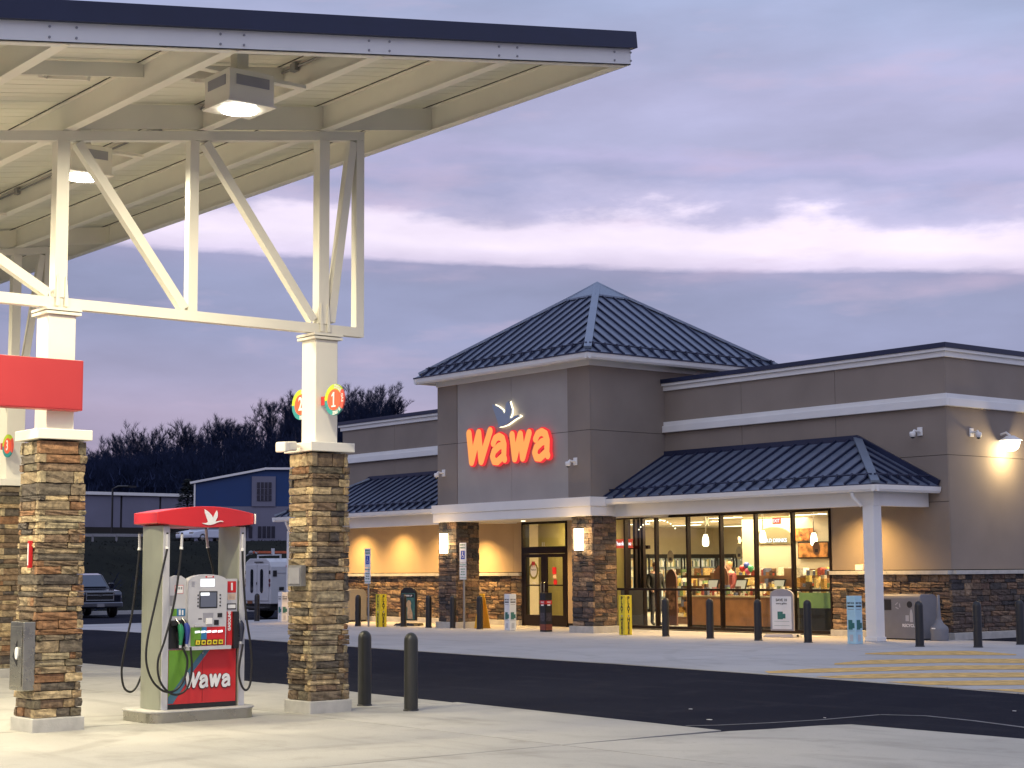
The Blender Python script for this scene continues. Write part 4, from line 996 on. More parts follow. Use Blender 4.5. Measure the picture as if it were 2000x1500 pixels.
# piers and stone
def base_block(x0, x1, y0, y1, z1=.15):
    m_ = MB(); m_.box(x0, x1, y0, y1, -.02, z1); P_('base_course', m_, M_cast, .008)
PR = [(-39.50, -38.66), (-33.62, -32.80)]
allst = []
rs = random.Random(21)
for x0, x1 in PR:
    ya, yb = 29.02, 29.84
    m_ = MB(); m_.box(x0 + .05, x1 - .05, ya + .05, yb - .05, .15, 3.0); P_('pier_core', m_, M_mortar)
    base_block(x0 - .07, x1 + .07, ya - .07, yb + .07, .17)
    for f, (o, u, n, L) in enumerate((((x0, ya + .05, 0), (1, 0, 0), (0, -1, 0), x1 - x0), ((x1 - .05, ya + .05, 0), (0, 1, 0), (1, 0, 0), yb - ya - .05), ((x0 + .05, yb, 0), (0, -1, 0), (-1, 0, 0), yb - ya), ((x1, yb - .05, 0), (-1, 0, 0), (0, 1, 0), x1 - x0))):
        pc = stone_layout(o, u, n, L, .172, 3.0, (.08, .17), (.18, .46), .07, rs)
        allst += [(p, (3 if f < 2 else 0)) for p in pc]
def wains(x0, x1, pri):
    for p in stone_layout((x0, YF + .03, 0), (1, 0, 0), (0, -1, 0), x1 - x0, .155, 1.45, (.08, .17), (.2, .5), .085, rs): allst.append((p, pri))
    base_block(x0, x1, YF - .12, YF + .02)
    n_ = max(1, round((x1 - x0) / .9))
    for i in range(n_):
        m_ = MB(); m_.box(x0 + (x1 - x0) * i / n_ + .003, x0 + (x1 - x0) * (i + 1) / n_ - .003, YF - .12, YF + .02, 1.455, 1.545); P_('cap_stone', m_, M_cast, .006)
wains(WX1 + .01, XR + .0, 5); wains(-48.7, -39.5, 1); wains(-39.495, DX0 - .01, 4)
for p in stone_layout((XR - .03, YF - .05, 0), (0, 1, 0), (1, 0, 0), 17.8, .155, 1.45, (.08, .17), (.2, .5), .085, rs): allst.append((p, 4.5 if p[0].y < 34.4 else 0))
for i in range(20):
    m_ = MB(); m_.box(XR - .02, XR + .12, YF - .12 + .86 * i + .003 if i else YF + .022, YF - .12 + .86 * (i + 1), 1.455, 1.545); P_('cap_stone', m_, M_cast, .006)
base_block(XR + .001, XR + .12, YF + .021, YB)
base_block(XR + .001, XR + .12, YF - .12, YF + .0205)
allst.sort(key=lambda q: -q[1] * (.5 + q[0][1][0] * q[0][1][2] * 8))
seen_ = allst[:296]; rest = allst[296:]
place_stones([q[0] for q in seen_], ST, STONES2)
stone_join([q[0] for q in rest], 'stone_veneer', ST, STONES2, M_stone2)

# windows
mx_ = [WX0, -34.48, -33.26, -32.05, -30.84, -29.62, -28.38, WX1]
for i in range(7):
    x0, x1 = mx_[i], mx_[i + 1]
    m_ = MB()
    m_.box(x0 - .03, x0 + .035, YF - .03, YF + .09, .03, 3.05)
    if i == 6: m_.box(x1 - .05, x1, YF - .03, YF + .09, .03, 3.05)
    for z0, z1 in ((.03, .11), (1.05, 1.11), (2.99, 3.05)): m_.box(x0 + .036, x1 - (.051 if i == 6 else .031), YF - .03, YF + .09, z0, z1)
    wf = P_('window', m_, M_bronze); ROOT[wf] = ROOT[ST]
    for z0, z1 in ((.112, 1.048), (1.112, 2.988)):
        m_ = MB(); m_.box(x0 + .037, x1 - .052, YF + .02, YF + .026, z0, z1); m_.build('pane', M_glass, wf)
# doors
m_ = MB(); m_.box(DX0, DX0 + .06, YF - .03, YF + .09, 0, 3.02); m_.box(DX1 - .06, DX1, YF - .03, YF + .09, 0, 3.02); m_.box(DX0 + .061, DX1 - .061, YF - .03, YF + .09, 2.10, 2.30); m_.box(DX0 + .061, DX1 - .061, YF - .03, YF + .09, 2.96, 3.02)
dfm = P_('door_frame', m_, M_bronze); ROOT[dfm] = ROOT[ST]
m_ = MB(); m_.box(DX0 + .062, DX1 - .062, YF + .02, YF + .026, 2.301, 2.959); m_.build('transom_pane', M_glass, dfm)
text('11', (-37.95, YF - .045, 2.36), (1, 0, 0), (0, 0, 1), .16, M_print, dfm, 'unit_number', .006, .003)
for x0, x1, hs in ((DX0 + .063, -37.963, 1), (-37.957, DX1 - .063, -1)):
    m_ = MB(); m_.box(x0, x0 + .13, YF - .02, YF + .03, .012, 2.09); m_.box(x1 - .13, x1, YF - .02, YF + .03, .012, 2.09)
    for z0, z1 in ((.012, .32), (1.16, 1.20), (1.99, 2.09)): m_.box(x0 + .131, x1 - .131, YF - .02, YF + .03, z0, z1)
    dr = P_('door', m_, M_bronze); ROOT[dr] = ROOT[ST]
    m_ = MB(); m_.box(x0 + .132, x1 - .132, YF + .002, YF + .008, .321, 1.159); m_.box(x0 + .132, x1 - .132, YF + .002, YF + .008, 1.201, 1.989); m_.build('pane', M_glass, dr)
    hx = x1 - .07 if hs > 0 else x0 + .07
    m_ = MB(); m_.tube([(hx, YF - .03, .80), (hx, YF - .08, .83), (hx, YF - .08, 1.25), (hx, YF - .03, 1.28)], .014, 8); m_.build('handle', M_steel, dr)
# door stickers
m_ = MB(); cx_, cz_ = -38.45, 1.60
for i in range(24):
    a, b_ = 2 * math.pi * i / 24, 2 * math.pi * (i + 1) / 24
    m_.prism([(cx_ + r0 * math.cos(q), YF - .006, cz_ + r0 * 1.2 * math.sin(q)) for r0, q in ((.15, a), (.205, a), (.205, b_), (.15, b_))], (0, .006, 0))
P_('wreath_sticker', m_, pmat('wreath_olive', (.22, .20, .03), .6, 0, .5, 60))
m_ = MB(); m_.disc((cx_, YF - .002, cz_), (0, -1, 0), .148, .003, 24, squash=1.2); P_('wreath_centre', m_, M_print)
m_ = MB(); m_.box(cx_ - .07, cx_ - .005, YF - .012, YF - .007, cz_ + .17, cz_ + .27); m_.box(cx_ + .005, cx_ + .07, YF - .012, YF - .007, cz_ + .17, cz_ + .27); m_.prism([(cx_ - .05, YF - .012, cz_ + .10), (cx_ - .01, YF - .012, cz_ + .17), (cx_ - .04, YF - .012, cz_ + .17)], (0, .005, 0)); m_.prism([(cx_ + .05, YF - .012, cz_ + .10), (cx_ + .04, YF - .012, cz_ + .17), (cx_ + .01, YF - .012, cz_ + .17)], (0, .005, 0)); P_('red_bow', m_, M_red)
text('Thank you', (cx_, YF - .006, cz_ + .03), (1, 0, 0), (0, 0, 1), .055, M_ink, ST, 'sticker_lettering', .002, .001)
m_ = MB(); m_.box(-37.60, -37.42, YF - .006, YF - .001, 1.50, 1.70); P_('red_notice', m_, M_red)
m_ = MB(); m_.box(-37.58, -37.42, YF - .006, YF - .001, 1.38, 1.48); P_('tan_notice', m_, M_peach)
m_ = MB(); m_.disc((-37.47, YF - .001, 1.27), (0, -1, 0), .085, .004, 20); P_('round_sticker', m_, M_red)
text('PULL', (-38.40, YF - .024, 1.245), (1, 0, 0), (0, 0, 1), .07, M_print, ST, 'sticker_lettering', .002, .001)

# channel letters and goose
sg = thing('store_sign', 'illuminated orange and red Wawa channel letters with a grey goose above', 'sign', (-36.25, 28.97, 4.9))
wawa((-38.0, 28.96, 4.5), (1, 0, 0), 1.0, 1.0, E_letterr, sg, 'letter_can', .07, .028, 1)
wawa((-38.0, 28.880, 4.5), (1, 0, 0), 1.0, 1.0, E_letter, sg, 'letter_face', .012, -.004, 1)
G2 = [(255, 275), (270, 360), (300, 450), (325, 540), (345, 600), (352, 650), (318, 676), (400, 673), (480, 652), (540, 612), (600, 572), (650, 547), (692, 531), (655, 512), (610, 520), (560, 550), (525, 556), (522, 530), (545, 470), (550, 400), (530, 330), (510, 255), (478, 285), (465, 340), (460, 420), (440, 488), (425, 440), (400, 390), (340, 330)]
g2 = [(-36.76 + (a - 255) / 437 * 1.22, 6.24 - (b - 255) / 421 * .68) for a, b in G2]
tri_plate(g2, 28.86, .05, pmat('goose_grey', (.30, .35, .44), .5, 0, 0), 'goose_emblem', sg, 'y')
cxg = sum(p[0] for p in g2) / len(g2); czg = sum(p[1] for p in g2) / len(g2)
bm_ = []
for i in range(len(g2)):
    p0, p1, p2 = (Vector(g2[i - 1]), Vector(g2[i]), Vector(g2[(i + 1) % len(g2)]))
    t_ = (p2 - p0).normalized(); bm_.append((p1.x - t_.y * -.014 * -1, p1.y + t_.x * -.014))
tri_plate([(a * 1.0 + .012, b) for a, b in bm_], 28.96, .012, E_halo, 'halo_back', sg, 'y')
area('sign_halo', (-36.1, 28.90, 5.9), (0, 1, 0), .5, 1.6, (1, .85, .55))
area('letter_glow', (-36.27, 28.80, 4.98), (0, 1, 0), 3.4, 5, (1, .22, .12), 'RECTANGLE', .8)

# sconces on the piers
for x, lab in ((-39.10, 'glowing wall lantern on the left entrance pier'), (-33.22, 'glowing wall lantern on the right entrance pier, beside the doors')):
    t = thing('wall_lantern', lab, 'wall lamp', (x, 28.95, 2.4), 0, 'wall lanterns on the entrance piers')
    m_ = MB(); n = 10
    lp = [(x - .165 + .33 * i / n, 28.95 - .02 - .15 * math.sin(math.pi * i / n)) for i in range(n + 1)]
    m_.prism([(a, b_, 2.12) for a, b_ in lp], (0, 0, .56)); m_.build('lantern_shade', E_sconce, t)
    m_ = MB(); m_.prism([(a, b_, 2.09) for a, b_ in lp], (0, 0, .028)); m_.prism([(a, b_, 2.682) for a, b_ in lp], (0, 0, .025)); m_.build('lantern_rim', M_bronze, t)
    l = bpy.data.lights.new('lantern_light', 'POINT'); l.energy = 48; l.color = (1, .66, .28); l.shadow_soft_size = .12
    o = bpy.data.objects.new('lantern_light', l); COL.objects.link(o); o.location = (x, 28.62, 2.42)
# soffit downlights washing the wall
for i, (x, pw) in enumerate(((-47.4, 34), (-45.07, 34), (-42.7, 26), (-40.75, 40), (-25.9, 34), (-34.6, 22), (-31.6, 22), (-28.8, 22), (-37.2, 22))):
    t = thing('soffit_downlight', ['round downlight in the porch ceiling at the far left bay', 'round downlight in the porch ceiling, second from the left', 'round downlight in the porch ceiling nearest the left pier', 'round downlight over the wall left of the doors', 'round downlight above the wall right of the glass front', 'round downlight in the porch ceiling over the first window panes', 'round downlight in the porch ceiling over the middle window panes', 'round downlight in the porch ceiling over the last window panes', 'round downlight in the entrance ceiling before the doors'][i], 'downlight', (x, 31.2, 3.3), 0, 'soffit downlights along the porch')
    zc = 3.32 if i not in (3, 8) else 3.025
    m_ = MB(); m_.disc((x, 30.78 if i < 5 else 30.3, zc - .004), (0, 0, -1), .09, .016, 18); m_.build('downlight_trim', M_trim, t)
    m_ = MB(); m_.disc((x, 30.78 if i < 5 else 30.3, zc - .021), (0, 0, -1), .06, .004, 18); m_.build('downlight_lens', E_sconce, t)
    l = bpy.data.lights.new('downlight', 'SPOT'); l.energy = pw * 21; l.color = (1, .60, .20); l.spot_size = R(124); l.spot_blend = 1.0; l.shadow_soft_size = .05
    o = bpy.data.objects.new('downlight', l); COL.objects.link(o); o.location = (x, 30.78 if i < 5 else 30.3, zc - .05); o.rotation_euler = Vector((0, .10, -1)).to_track_quat('-Z', 'Y').to_euler()
# security cameras
def seccam(p, nrm, lab):
    t = thing('security_camera', lab, 'camera', p, 0, 'white security cameras on the store walls'); p = Vector(p); n = Vector(nrm); s = Vector((0, 0, 1)).cross(n)
    m_ = MB(); m_.bar(p + n * .001 , p + n * .035, .14, .20); m_.build('mount_plate', M_trim, t, bevel=.01)
    m_ = MB(); m_.tube([p + n * .03, p + n * .14, p + n * .2 - s * .02 + Vector((0, 0, .02)), p + n * .23 - s * .03 - Vector((0, 0, .02))], .03, 8); m_.build('arm', M_trim, t)
    q = p + n * .24 - s * .04 - Vector((0, 0, .07)); m_ = MB(); m_.lathe([(.0, .06), (.06, .06), (.075, .03), (.07, -.03), (.05, -.06)], q, 14); m_.build('dome_housing', M_trim, t)
    m_ = MB(); m_.lathe([(.05, -.061), (.04, -.085), (.0, -.1)], q, 12); m_.build('dome_lens', M_black, t)
seccam((-39.20, 29.0, 4.42), (0, -1, 0), 'white security camera on the left side of the entrance tower')
seccam((-33.40, 29.0, 4.44), (0, -1, 0), 'white security camera on the right pilaster of the entrance tower')
seccam((-24.38, 31.7, 4.73), (0, -1, 0), 'white security camera on the front wall above the porch end')
seccam((-23.65, 32.6, 4.70), (1, 0, 0), 'white security camera on the side wall beside the bright lamp')
# side wall lamp
t = thing('side_wall_lamp', 'bright white wall lamp with flared shade on the store side wall', 'wall lamp', (-23.65, 33.75, 4.55))
m_ = MB(); m_.lathe([(.0, .10), (.09, .10), (.15, .06), (.26, .0), (.27, -.012)], (-23.38, 33.75, 4.56), 20); m_.build('lamp_shade', M_trim, t)
m_ = MB(); m_.tube([(-23.65, 33.75, 4.70), (-23.5, 33.75, 4.74), (-23.39, 33.75, 4.66)], .03, 8); m_.build('lamp_arm', M_trim, t)
m_ = MB(); m_.lathe([(.0, .0), (.21, -.01), (.21, -.06), (.17, -.17), (.09, -.23), (.0, -.24)], (-23.38, 33.75, 4.54), 16); m_.build('lamp_globe', emis('side_lamp_glow', (1, .88, .6), 14), t)
l = bpy.data.lights.new('side_lamp', 'POINT'); l.energy = 95; l.color = (1, .74, .36); l.shadow_soft_size = .16
o = bpy.data.objects.new('side_lamp', l); COL.objects.link(o); o.location = (-23.22, 33.75, 4.22)
# small white box on the ledge
t = thing('outlet_box', 'small white outlet box above the stone ledge right of the glass', 'box', (-26.2, 31.66, 1.55))
m_ = MB(); m_.box(-26.34, -26.10, 31.60, 31.699, 1.55, 1.69); m_.build('box_body', M_trim, t, bevel=.008)
m_ = MB(); m_.box(-26.32, -26.12, 31.594, 31.5995, 1.57, 1.67); m_.build('box_lid', M_print, t)

# ================================================================== STORE INTERIOR
IX0, IX1, IY1, ZC = -48.3, -23.95, YB - .3, 3.25
m_ = MB(); m_.box(IX0, IX1, YF + .1, IY1, -.02, .02); o = m_.build('store_floor', pmat('tile_floor', (.50, .46, .38), .35, 0, .08, 2)); kind(o, 'structure')
M_icream = pmat('cream_wall', (.64, .55, .38), .8, 0, .04)
m_ = MB(); m_.box(IX0, IX1, YF + .29, IY1, ZC, ZC + .04); kind(m_.build('store_ceiling', pmat('ceiling_tile', (.62, .57, .45), .8, 0, .03)), 'structure')
m_ = MB(); m_.box(IX0, IX1, IY1, IY1 + .05, .02, ZC); m_.box(IX1, IX1 + .03, YF + .29, IY1, .02, ZC); m_.box(IX0 - .03, IX0, YF + .29, IY1, .02, ZC); kind(m_.build('store_inner_wall', M_icream), 'structure')
lt = 0
for yy in (34.0, 36.6, 39.2, 41.8, 44.4, 47.0):
    for xx in (-27.5, -31.0, -34.5, -38.0, -41.5, -45.0):
        if yy < 35 and xx < -35.5: continue
        t = thing('ceiling_panel_light', 'long glowing light panel in the store ceiling', 'ceiling light', (xx, yy, ZC), 0, 'ceiling light panels inside the store')
        m_ = MB(); m_.box(xx - .62, xx + .62, yy - .22, yy + .22, ZC - .012, ZC - .002); m_.build('diffuser', E_ceil, t)
        m_ = MB(); m_.box(xx - .66, xx + .66, yy - .26, yy - .222, ZC - .016, ZC - .001); m_.box(xx - .66, xx + .66, yy + .222, yy + .26, ZC - .016, ZC - .001); m_.build('frame', M_trim, t)
for xx, yy, pw in ((-28, 34.4, 330), (-33, 34.4, 360), (-30, 40, 200), (-37, 40, 230), (-34, 45, 200), (-43, 43, 620)):
    area('store_ceiling_lamp', (xx, yy, ZC - .03), (0, 0, -1), 3.2, pw * 1.3, (1, .72, .42), 'RECTANGLE', 2.0)
# vestibule behind the doors
m_ = MB(); m_.box(-40.4, -36.3, 33.5, 33.56, .02, 3.2); kind(m_.build('vestibule_wall', pmat('butter_wall', (.66, .52, .22), .8, 0, .03)), 'structure')
area('vestibule_lamp', (-38.2, 32.7, 3.15), (0, .15, -1), .9, 80, (1, .78, .36))
t = thing('vestibule_partition', 'dark framed inner entrance partition behind the first window panes', 'partition', (-35.9, 33.2, .02))
m_ = MB()
for x, y in ((-36.25, 33.45), (-35.95, 33.45), (-35.6, 33.3), (-35.25, 33.1), (-35.6, 32.3), (-36.9, 33.2)): m_.box(x - .05, x + .05, y - .05, y + .05, .02, 3.2)
m_.box(-36.25, -35.25, 33.3, 33.38, 2.2, 2.3); m_.build('partition_post', M_bronze, t)
m_ = MB(); m_.box(-35.24, -35.22, 32.2, 33.2, .03, 1.05); m_.build('dark_panel', M_black, t)
t = thing('thank_you_ribbon', 'red ribbon shaped Thank You sign behind the glass beside the right pier', 'sign', (-36.4, 33.1, 2.35))
xr, yr, zr = -36.12, 33.12, 2.36
m_ = MB(); m_.prism([(xr - .42, yr, zr - .13), (xr + .42, yr, zr - .13), (xr + .36, yr, zr), (xr + .42, yr, zr + .13), (xr - .42, yr, zr + .13), (xr - .36, yr, zr)], (0, .02, 0)); m_.build('ribbon', E_thank, t)
text('Thank You', (xr, yr - .004, zr), (1, 0, 0), (0, 0, 1), .16, E_screen, t, 'lettering', .002, .003)
# coolers on the back wall and gondolas
PAL = [(.50, .10, .06), (.72, .55, .16), (.74, .70, .58), (.20, .30, .14), (.60, .34, .10), (.45, .10, .08), (.80, .74, .56), (.14, .16, .26), (.70, .50, .22), (.28, .14, .07), (.84, .78, .66), (.70, .64, .50), (.12, .08, .06)]
M_goods = ramp_mat('mixed_goods', PAL, .6, .75, 34, 0)
M_bottle_glow = ramp_mat('bottles', [(.75, .68, .48), (.50, .46, .28), (.62, .50, .22), (.80, .78, .68), (.22, .24, .14), (.45, .30, .12), (.30, .10, .07), (.12, .12, .11), (.70, .62, .40)], .3, .4, 40, 0, emit=.45)  # bottles glow by themselves, cooler lighting put into their material
for i, (x, y, rz) in enumerate(((-47.2, 48.9, 0), (-45.3, 48.9, 0), (-43.4, 48.9, 0), (-41.5, 48.9, 0), (-48.0, 47.6, 90), (-48.0, 45.7, 90), (-48.0, 43.8, 90), (-48.0, 41.9, 90))):
    t = thing('drinks_cooler', 'lit drinks cooler with rows of bottles along the store %s wall' % ('back' if rz == 0 else 'left end'), 'cooler', (x, y, 0), R(rz) if rz else 0, 'drinks coolers along the store walls')
    ROOT[t] = (0, 0, 0)
    m_ = MB(); m_.box(-.88, .88, -.2, .2, .05, 2.05); m_.build('cooler_back', pmat('cooler_white_glow', (.35, .36, .30), .5, emit=(.9, .9, .7), es=.12), t, world=False)  # back glows faintly in place of lamps inside the cooler
    m_ = MB()
    for xx in (-.88, 0, .86): m_.box(xx - .02, xx + .03, -.6, -.55, .05, 2.05)
    m_.box(-.9, .9, -.62, -.5, 2.05, 2.2); m_.box(-.9, .9, -.62, -.2, .02, .12); m_.build('cooler_frame', M_black, t, world=False)
    m_ = MB()
    for j in range(5):
        zz_ = .2 + .38 * j
        for k in range(22):
            if rnd.random() < .92: xx = -.84 + k * .078; h_ = rnd.uniform(.2, .29); m_.box(xx, xx + .052, -.42, -.36, zz_, zz_ + h_); m_.box(xx + .015, xx + .037, -.40, -.38, zz_ + h_, zz_ + h_ + .05)
    kind(m_.build('bottle', M_bottle_glow, t, world=False), 'stuff')
def gondola(x0, x1, y, zt, lab, rot=0):
    t = thing('snack_shelf', lab, 'shelf unit', ((x0 + x1) / 2, y, 0), 0, 'snack shelves inside the store')
    m_ = MB(); m_.box(x0, x1, y - .04, y + .04, .05, zt); m_.box(x0, x1, y - .42, y + .42, .02, .18)
    nz_ = int((zt - .2) / .3)
    for j in range(nz_): m_.box(x0, x1, y - .38, y + .38, .2 + .3 * j, .225 + .3 * j)
    m_.build('shelf', pmat('shelf_brown', (.20, .11, .06), .6, 0, .1), t)
    m_ = MB()
    for j in range(nz_ + 1):
        xx = x0 + .02
        while xx < x1 - .15:
            w_ = rnd.uniform(.05, .13)
            for yy in (y - .36, y + .12):
                if rnd.random() < .93: m_.box(xx, xx + w_, yy, yy + .24, .23 + .3 * j, .23 + .3 * j + rnd.uniform(.06, .24))
            xx += w_ + .012
    kind(m_.build('goods', M_goods, t), 'stuff')
gondola(-34.0, -30.6, 36.6, 1.3, 'snack shelf full of packets behind the left part of the counter')
gondola(-30.2, -26.4, 36.2, 1.35, 'snack shelf full of packets behind the right part of the counter')
gondola(-37.6, -33.9, 39.4, 1.35, 'low snack shelf in the middle of the store, behind the standing person')
gondola(-33.3, -28.6, 39.4, 1.4, 'snack shelf in the middle of the store, right side')
gondola(-39.5, -35.6, 42.6, 1.4, 'snack shelf near the drinks coolers, left side')
gondola(-34.8, -29.6, 42.8, 1.45, 'snack shelf near the drinks coolers, right side')
gondola(-36.1, -34.6, 35.6, 1.2, 'short snack shelf next to the entrance partition')
gondola(-37.8, -36.4, 37.2, 1.5, 'tall narrow snack shelf beside the standing person')
gondola(-42.5, -38.8, 44.4, 1.45, 'snack shelf at the far left in front of the lit coolers')
gondola(-29.0, -25.4, 38.2, 1.5, 'snack shelf full of packets behind the display case')
gondola(-32.2, -31.0, 34.6, 1.62, 'tall packed rack between the two left counter screens')
gondola(-30.6, -28.9, 34.5, 1.6, 'tall packed rack behind the right end of the counter')
gondola(-36.4, -34.9, 37.6, 1.5, 'packed rack further back behind the brown arched board')
# checkout counter behind the glass
M_wood = pmat('counter_wood', (.42, .20, .09), .5, 0, .25, 3)
t = thing('checkout_counter', 'long wood fronted checkout counter just inside the glass', 'counter', (-31.4, 33.2, .02))
for i in range(5):
    m_ = MB(); m_.box(-33.2 + i * .74, -33.2 + i * .74 + .732, 32.75, 32.79, .12, .86); m_.build('counter_panel', M_wood, t)
m_ = MB(); m_.box(-33.18, -29.52, 32.791, 33.4, .02, .86); m_.build('counter_carcass', M_dark, t)
m_ = MB(); m_.box(-33.26, -29.45, 32.68, 33.5, .865, .91); m_.build('counter_top', pmat('counter_cream', (.60, .48, .28), .4, 0, .1, 4), t, bevel=.008)
m_ = MB()
for k in range(150):
    xx = rnd.uniform(-33.1, -29.7); yy = rnd.uniform(32.75, 33.3); w_ = rnd.uniform(.05, .14)
    m_.box(xx, xx + w_, yy, yy + .09, .912, .912 + rnd.uniform(.05, .34) * rnd.random())
m_.build('goods', M_goods, t)['kind'] = 'stuff'
for x, lab in ((-32.6, 'tilted checkout screen near the left end of the counter'), (-31.55, 'tilted checkout screen second from the left on the counter'), (-30.2, 'tilted checkout screen near the right end of the counter')):
    t = thing('checkout_screen', lab, 'monitor', (x, 33.2, .91), 0, 'checkout screens')
    m_ = MB(); m_.bar((x, 33.25, .912), (x, 33.2, 1.1), .06, .06, (0, 1, 0)); m_.build('stand', M_black, t)
    m_ = MB(); m_.prism([(x - .2, 33.12, 1.06), (x + .2, 33.12, 1.06), (x + .2, 33.22, 1.34), (x - .2, 33.22, 1.34)], (0, .03, .0)); m_.build('bezel', M_black, t)
    m_ = MB(); m_.prism([(x - .17, 33.125, 1.09), (x + .17, 33.125, 1.09), (x + .17, 33.208, 1.31), (x - .17, 33.208, 1.31)], (0, -.012, 0)); m_.build('screen', pmat('screen_pale', (.5, .5, .42), .4, emit=(.8, .75, .6), es=.35), t)
t = thing('display_case', 'dark display case with green lit base by the right end of the glass', 'display case', (-28.2, 33.0, .02))
m_ = MB(); m_.box(-29.0, -27.4, 32.6, 33.2, .02, .62); m_.build('case_base', M_black, t)
m_ = MB(); m_.box(-29.0, -27.4, 32.59, 33.2, .625, 1.0); m_.build('green_front', pmat('mint', (.25, .42, .2), .5, 0, .1), t)
m_ = MB()
for k in range(70):
    xx = rnd.uniform(-28.95, -27.6); yy = rnd.uniform(32.65, 33.1); w_ = rnd.uniform(.05, .18); m_.box(xx, xx + w_, yy, yy + .1, 1.002, 1.002 + rnd.uniform(.05, .5) * rnd.random())
m_.build('goods', M_goods, t)['kind'] = 'stuff'
# brown standees, posters and a garland behind the glass
for x, y, w_, h_, lab in ((-34.35, 33.3, .42, 1.62, 'brown arched display board beside the standing person'), (-33.0, 33.9, .55, 1.72, 'dark brown peaked display topper near the left counter screen'), (-28.35, 33.9, .6, 1.95, 'rounded brown display topper above the display case')):
    t = thing('display_board', lab, 'display stand', (x, y, .02))
    m_ = MB(); m_.prism([(x - w_ / 2, y, .05), (x + w_ / 2, y, .05), (x + w_ / 2, y, h_ * .8)] + [(x + w_ / 2 * math.cos(R(a)), y, h_ * .8 + h_ * .2 * math.sin(R(a))) for a in (20, 45, 70, 90, 110, 135, 160)] + [(x - w_ / 2, y, h_ * .8)], (0, .05, 0)); m_.build('board', pmat('board_brown', (.14, .06, .035), .6, 0, .15, 5), t)
    m_ = MB(); m_.box(x - w_ * .35, x + w_ * .35, y - .006, y - .001, .5, h_ * .7); m_.build('board_print', pmat('board_print', (.30, .15, .08), .6, 0, .7, 9), t)
t = thing('garland', 'row of small glowing bulbs arching high behind the left panes', 'garland', (-34, 32.4, 2.9))
for k in range(13):
    a = R(25 + 130 * k / 12); m_ = MB(); m_.lathe([(0, .022), (.022, 0), (0, -.022)], (-34.05 + .8 * math.cos(a), 32.5, 2.55 + .42 * math.sin(a)), 6); m_.build('bulb', E_pend, t)
t = thing('balloon_cluster', 'bunch of red, blue and green balloons above the counter goods', 'balloons', (-32.3, 34.2, 1.6))
for dx, dz, nm_, c_ in ((-.16, .0, 'balloon_red', (.55, .05, .05)), (.0, .08, 'balloon_blue', (.08, .12, .45)), (.15, .0, 'balloon_green', (.06, .30, .14)), (.05, -.08, 'balloon_rose', (.6, .1, .2))):
    m_ = MB(); m_.lathe([(0, .10), (.06, .08), (.09, .02), (.07, -.05), (0, -.11)], (-32.3 + dx, 34.2, 1.62 + dz), 12); m_.build('balloon', pmat(nm_, c_, .3, 0, 0), t)
# pendants
for i, (x, z) in enumerate(((-33.26, 2.40), (-31.12, 2.46), (-29.34, 2.36))):
    t = thing('pendant_lamp', ['white glowing pendant lamp over the left end of the counter', 'white glowing pendant lamp over the middle of the counter', 'white glowing pendant lamp over the right end of the counter'][i], 'pendant lamp', (x, 33.6, z), 0, 'pendant lamps behind the glass')
    m_ = MB(); m_.lathe([(.0, .17), (.05, .17), (.075, .10), (.095, .0), (.09, -.12), (.06, -.16), (.0, -.16)], (x, 33.6, z), 14); m_.build('glass_shade', E_pend, t)
    m_ = MB(); m_.tube([(x, 33.6, z + .17), (x, 33.6, ZC)], .012, 6); m_.build('stem', M_steel, t)
# wall graphics inside
t = thing('cold_drinks_sign', 'arched grey green wall sign with white COLD DRINKS lettering', 'sign', (-37.0, 40.2, 2.4))
cxs = -36.80
arc = [(cxs - 0.78, 40.2, 2.40)] + [(cxs + 0.78, 40.2, 2.40)] + [(cxs + 0.78 * math.cos(R(a)), 40.2, 2.55 + .38 * math.sin(R(a))) for a in range(0, 181, 15)]
m_ = MB(); m_.prism(arc, (0, .04, 0)); m_.build('arch_board', pmat('sage_board', (.22, .20, .11), .7, 0, .05), t)
text('COLD DRINKS', (cxs + .05, 40.19, 2.50), (1, 0, 0), (0, 0, 1), .165, E_screen, t, 'lettering', .01, .004)
m_ = MB(); m_.box(-38.2, -32.6, 40.26, 40.4, 1.2, 3.2); kind(m_.build('partition_wall', pmat('pale_wall', (.66, .60, .46), .7, 0, .03)), 'structure')
t = thing('food_picture', 'large square food picture in a white frame on the inner wall', 'picture', (-33.5, 39.9, 2.0))
m_ = MB(); m_.box(-35.75, -34.5, 40.18, 40.2, 1.92, 2.44); m_.build('picture_frame', M_ink, t)
m_ = MB(); m_.box(-35.71, -34.54, 40.165, 40.179, 1.96, 2.40); m_.build('picture_print', pmat('food_print', (.50, .22, .07), .5, 0, .8, 5), t)
t = thing('food_mural', 'orange food mural band above the picture', 'picture', (-34.2, 40.1, 2.6))
m_ = MB(); m_.box(-35.95, -35.1, 40.17, 40.2, 2.48, 2.86); m_.build('mural_print', pmat('mural_print', (.55, .20, .05), .5, 0, .9, 7), t)
t = thing('exit_sign', 'small glowing red exit sign below the store ceiling', 'exit sign', (-33.6, 36.2, 2.95))
m_ = MB(); m_.box(-33.15, -32.85, 36.2, 36.24, 2.88, 3.06); m_.build('sign_face', E_exit, t)
text('EXIT', (-33.0, 36.195, 2.97), (1, 0, 0), (0, 0, 1), .13, E_screen, t, 'lettering', .002, .002)
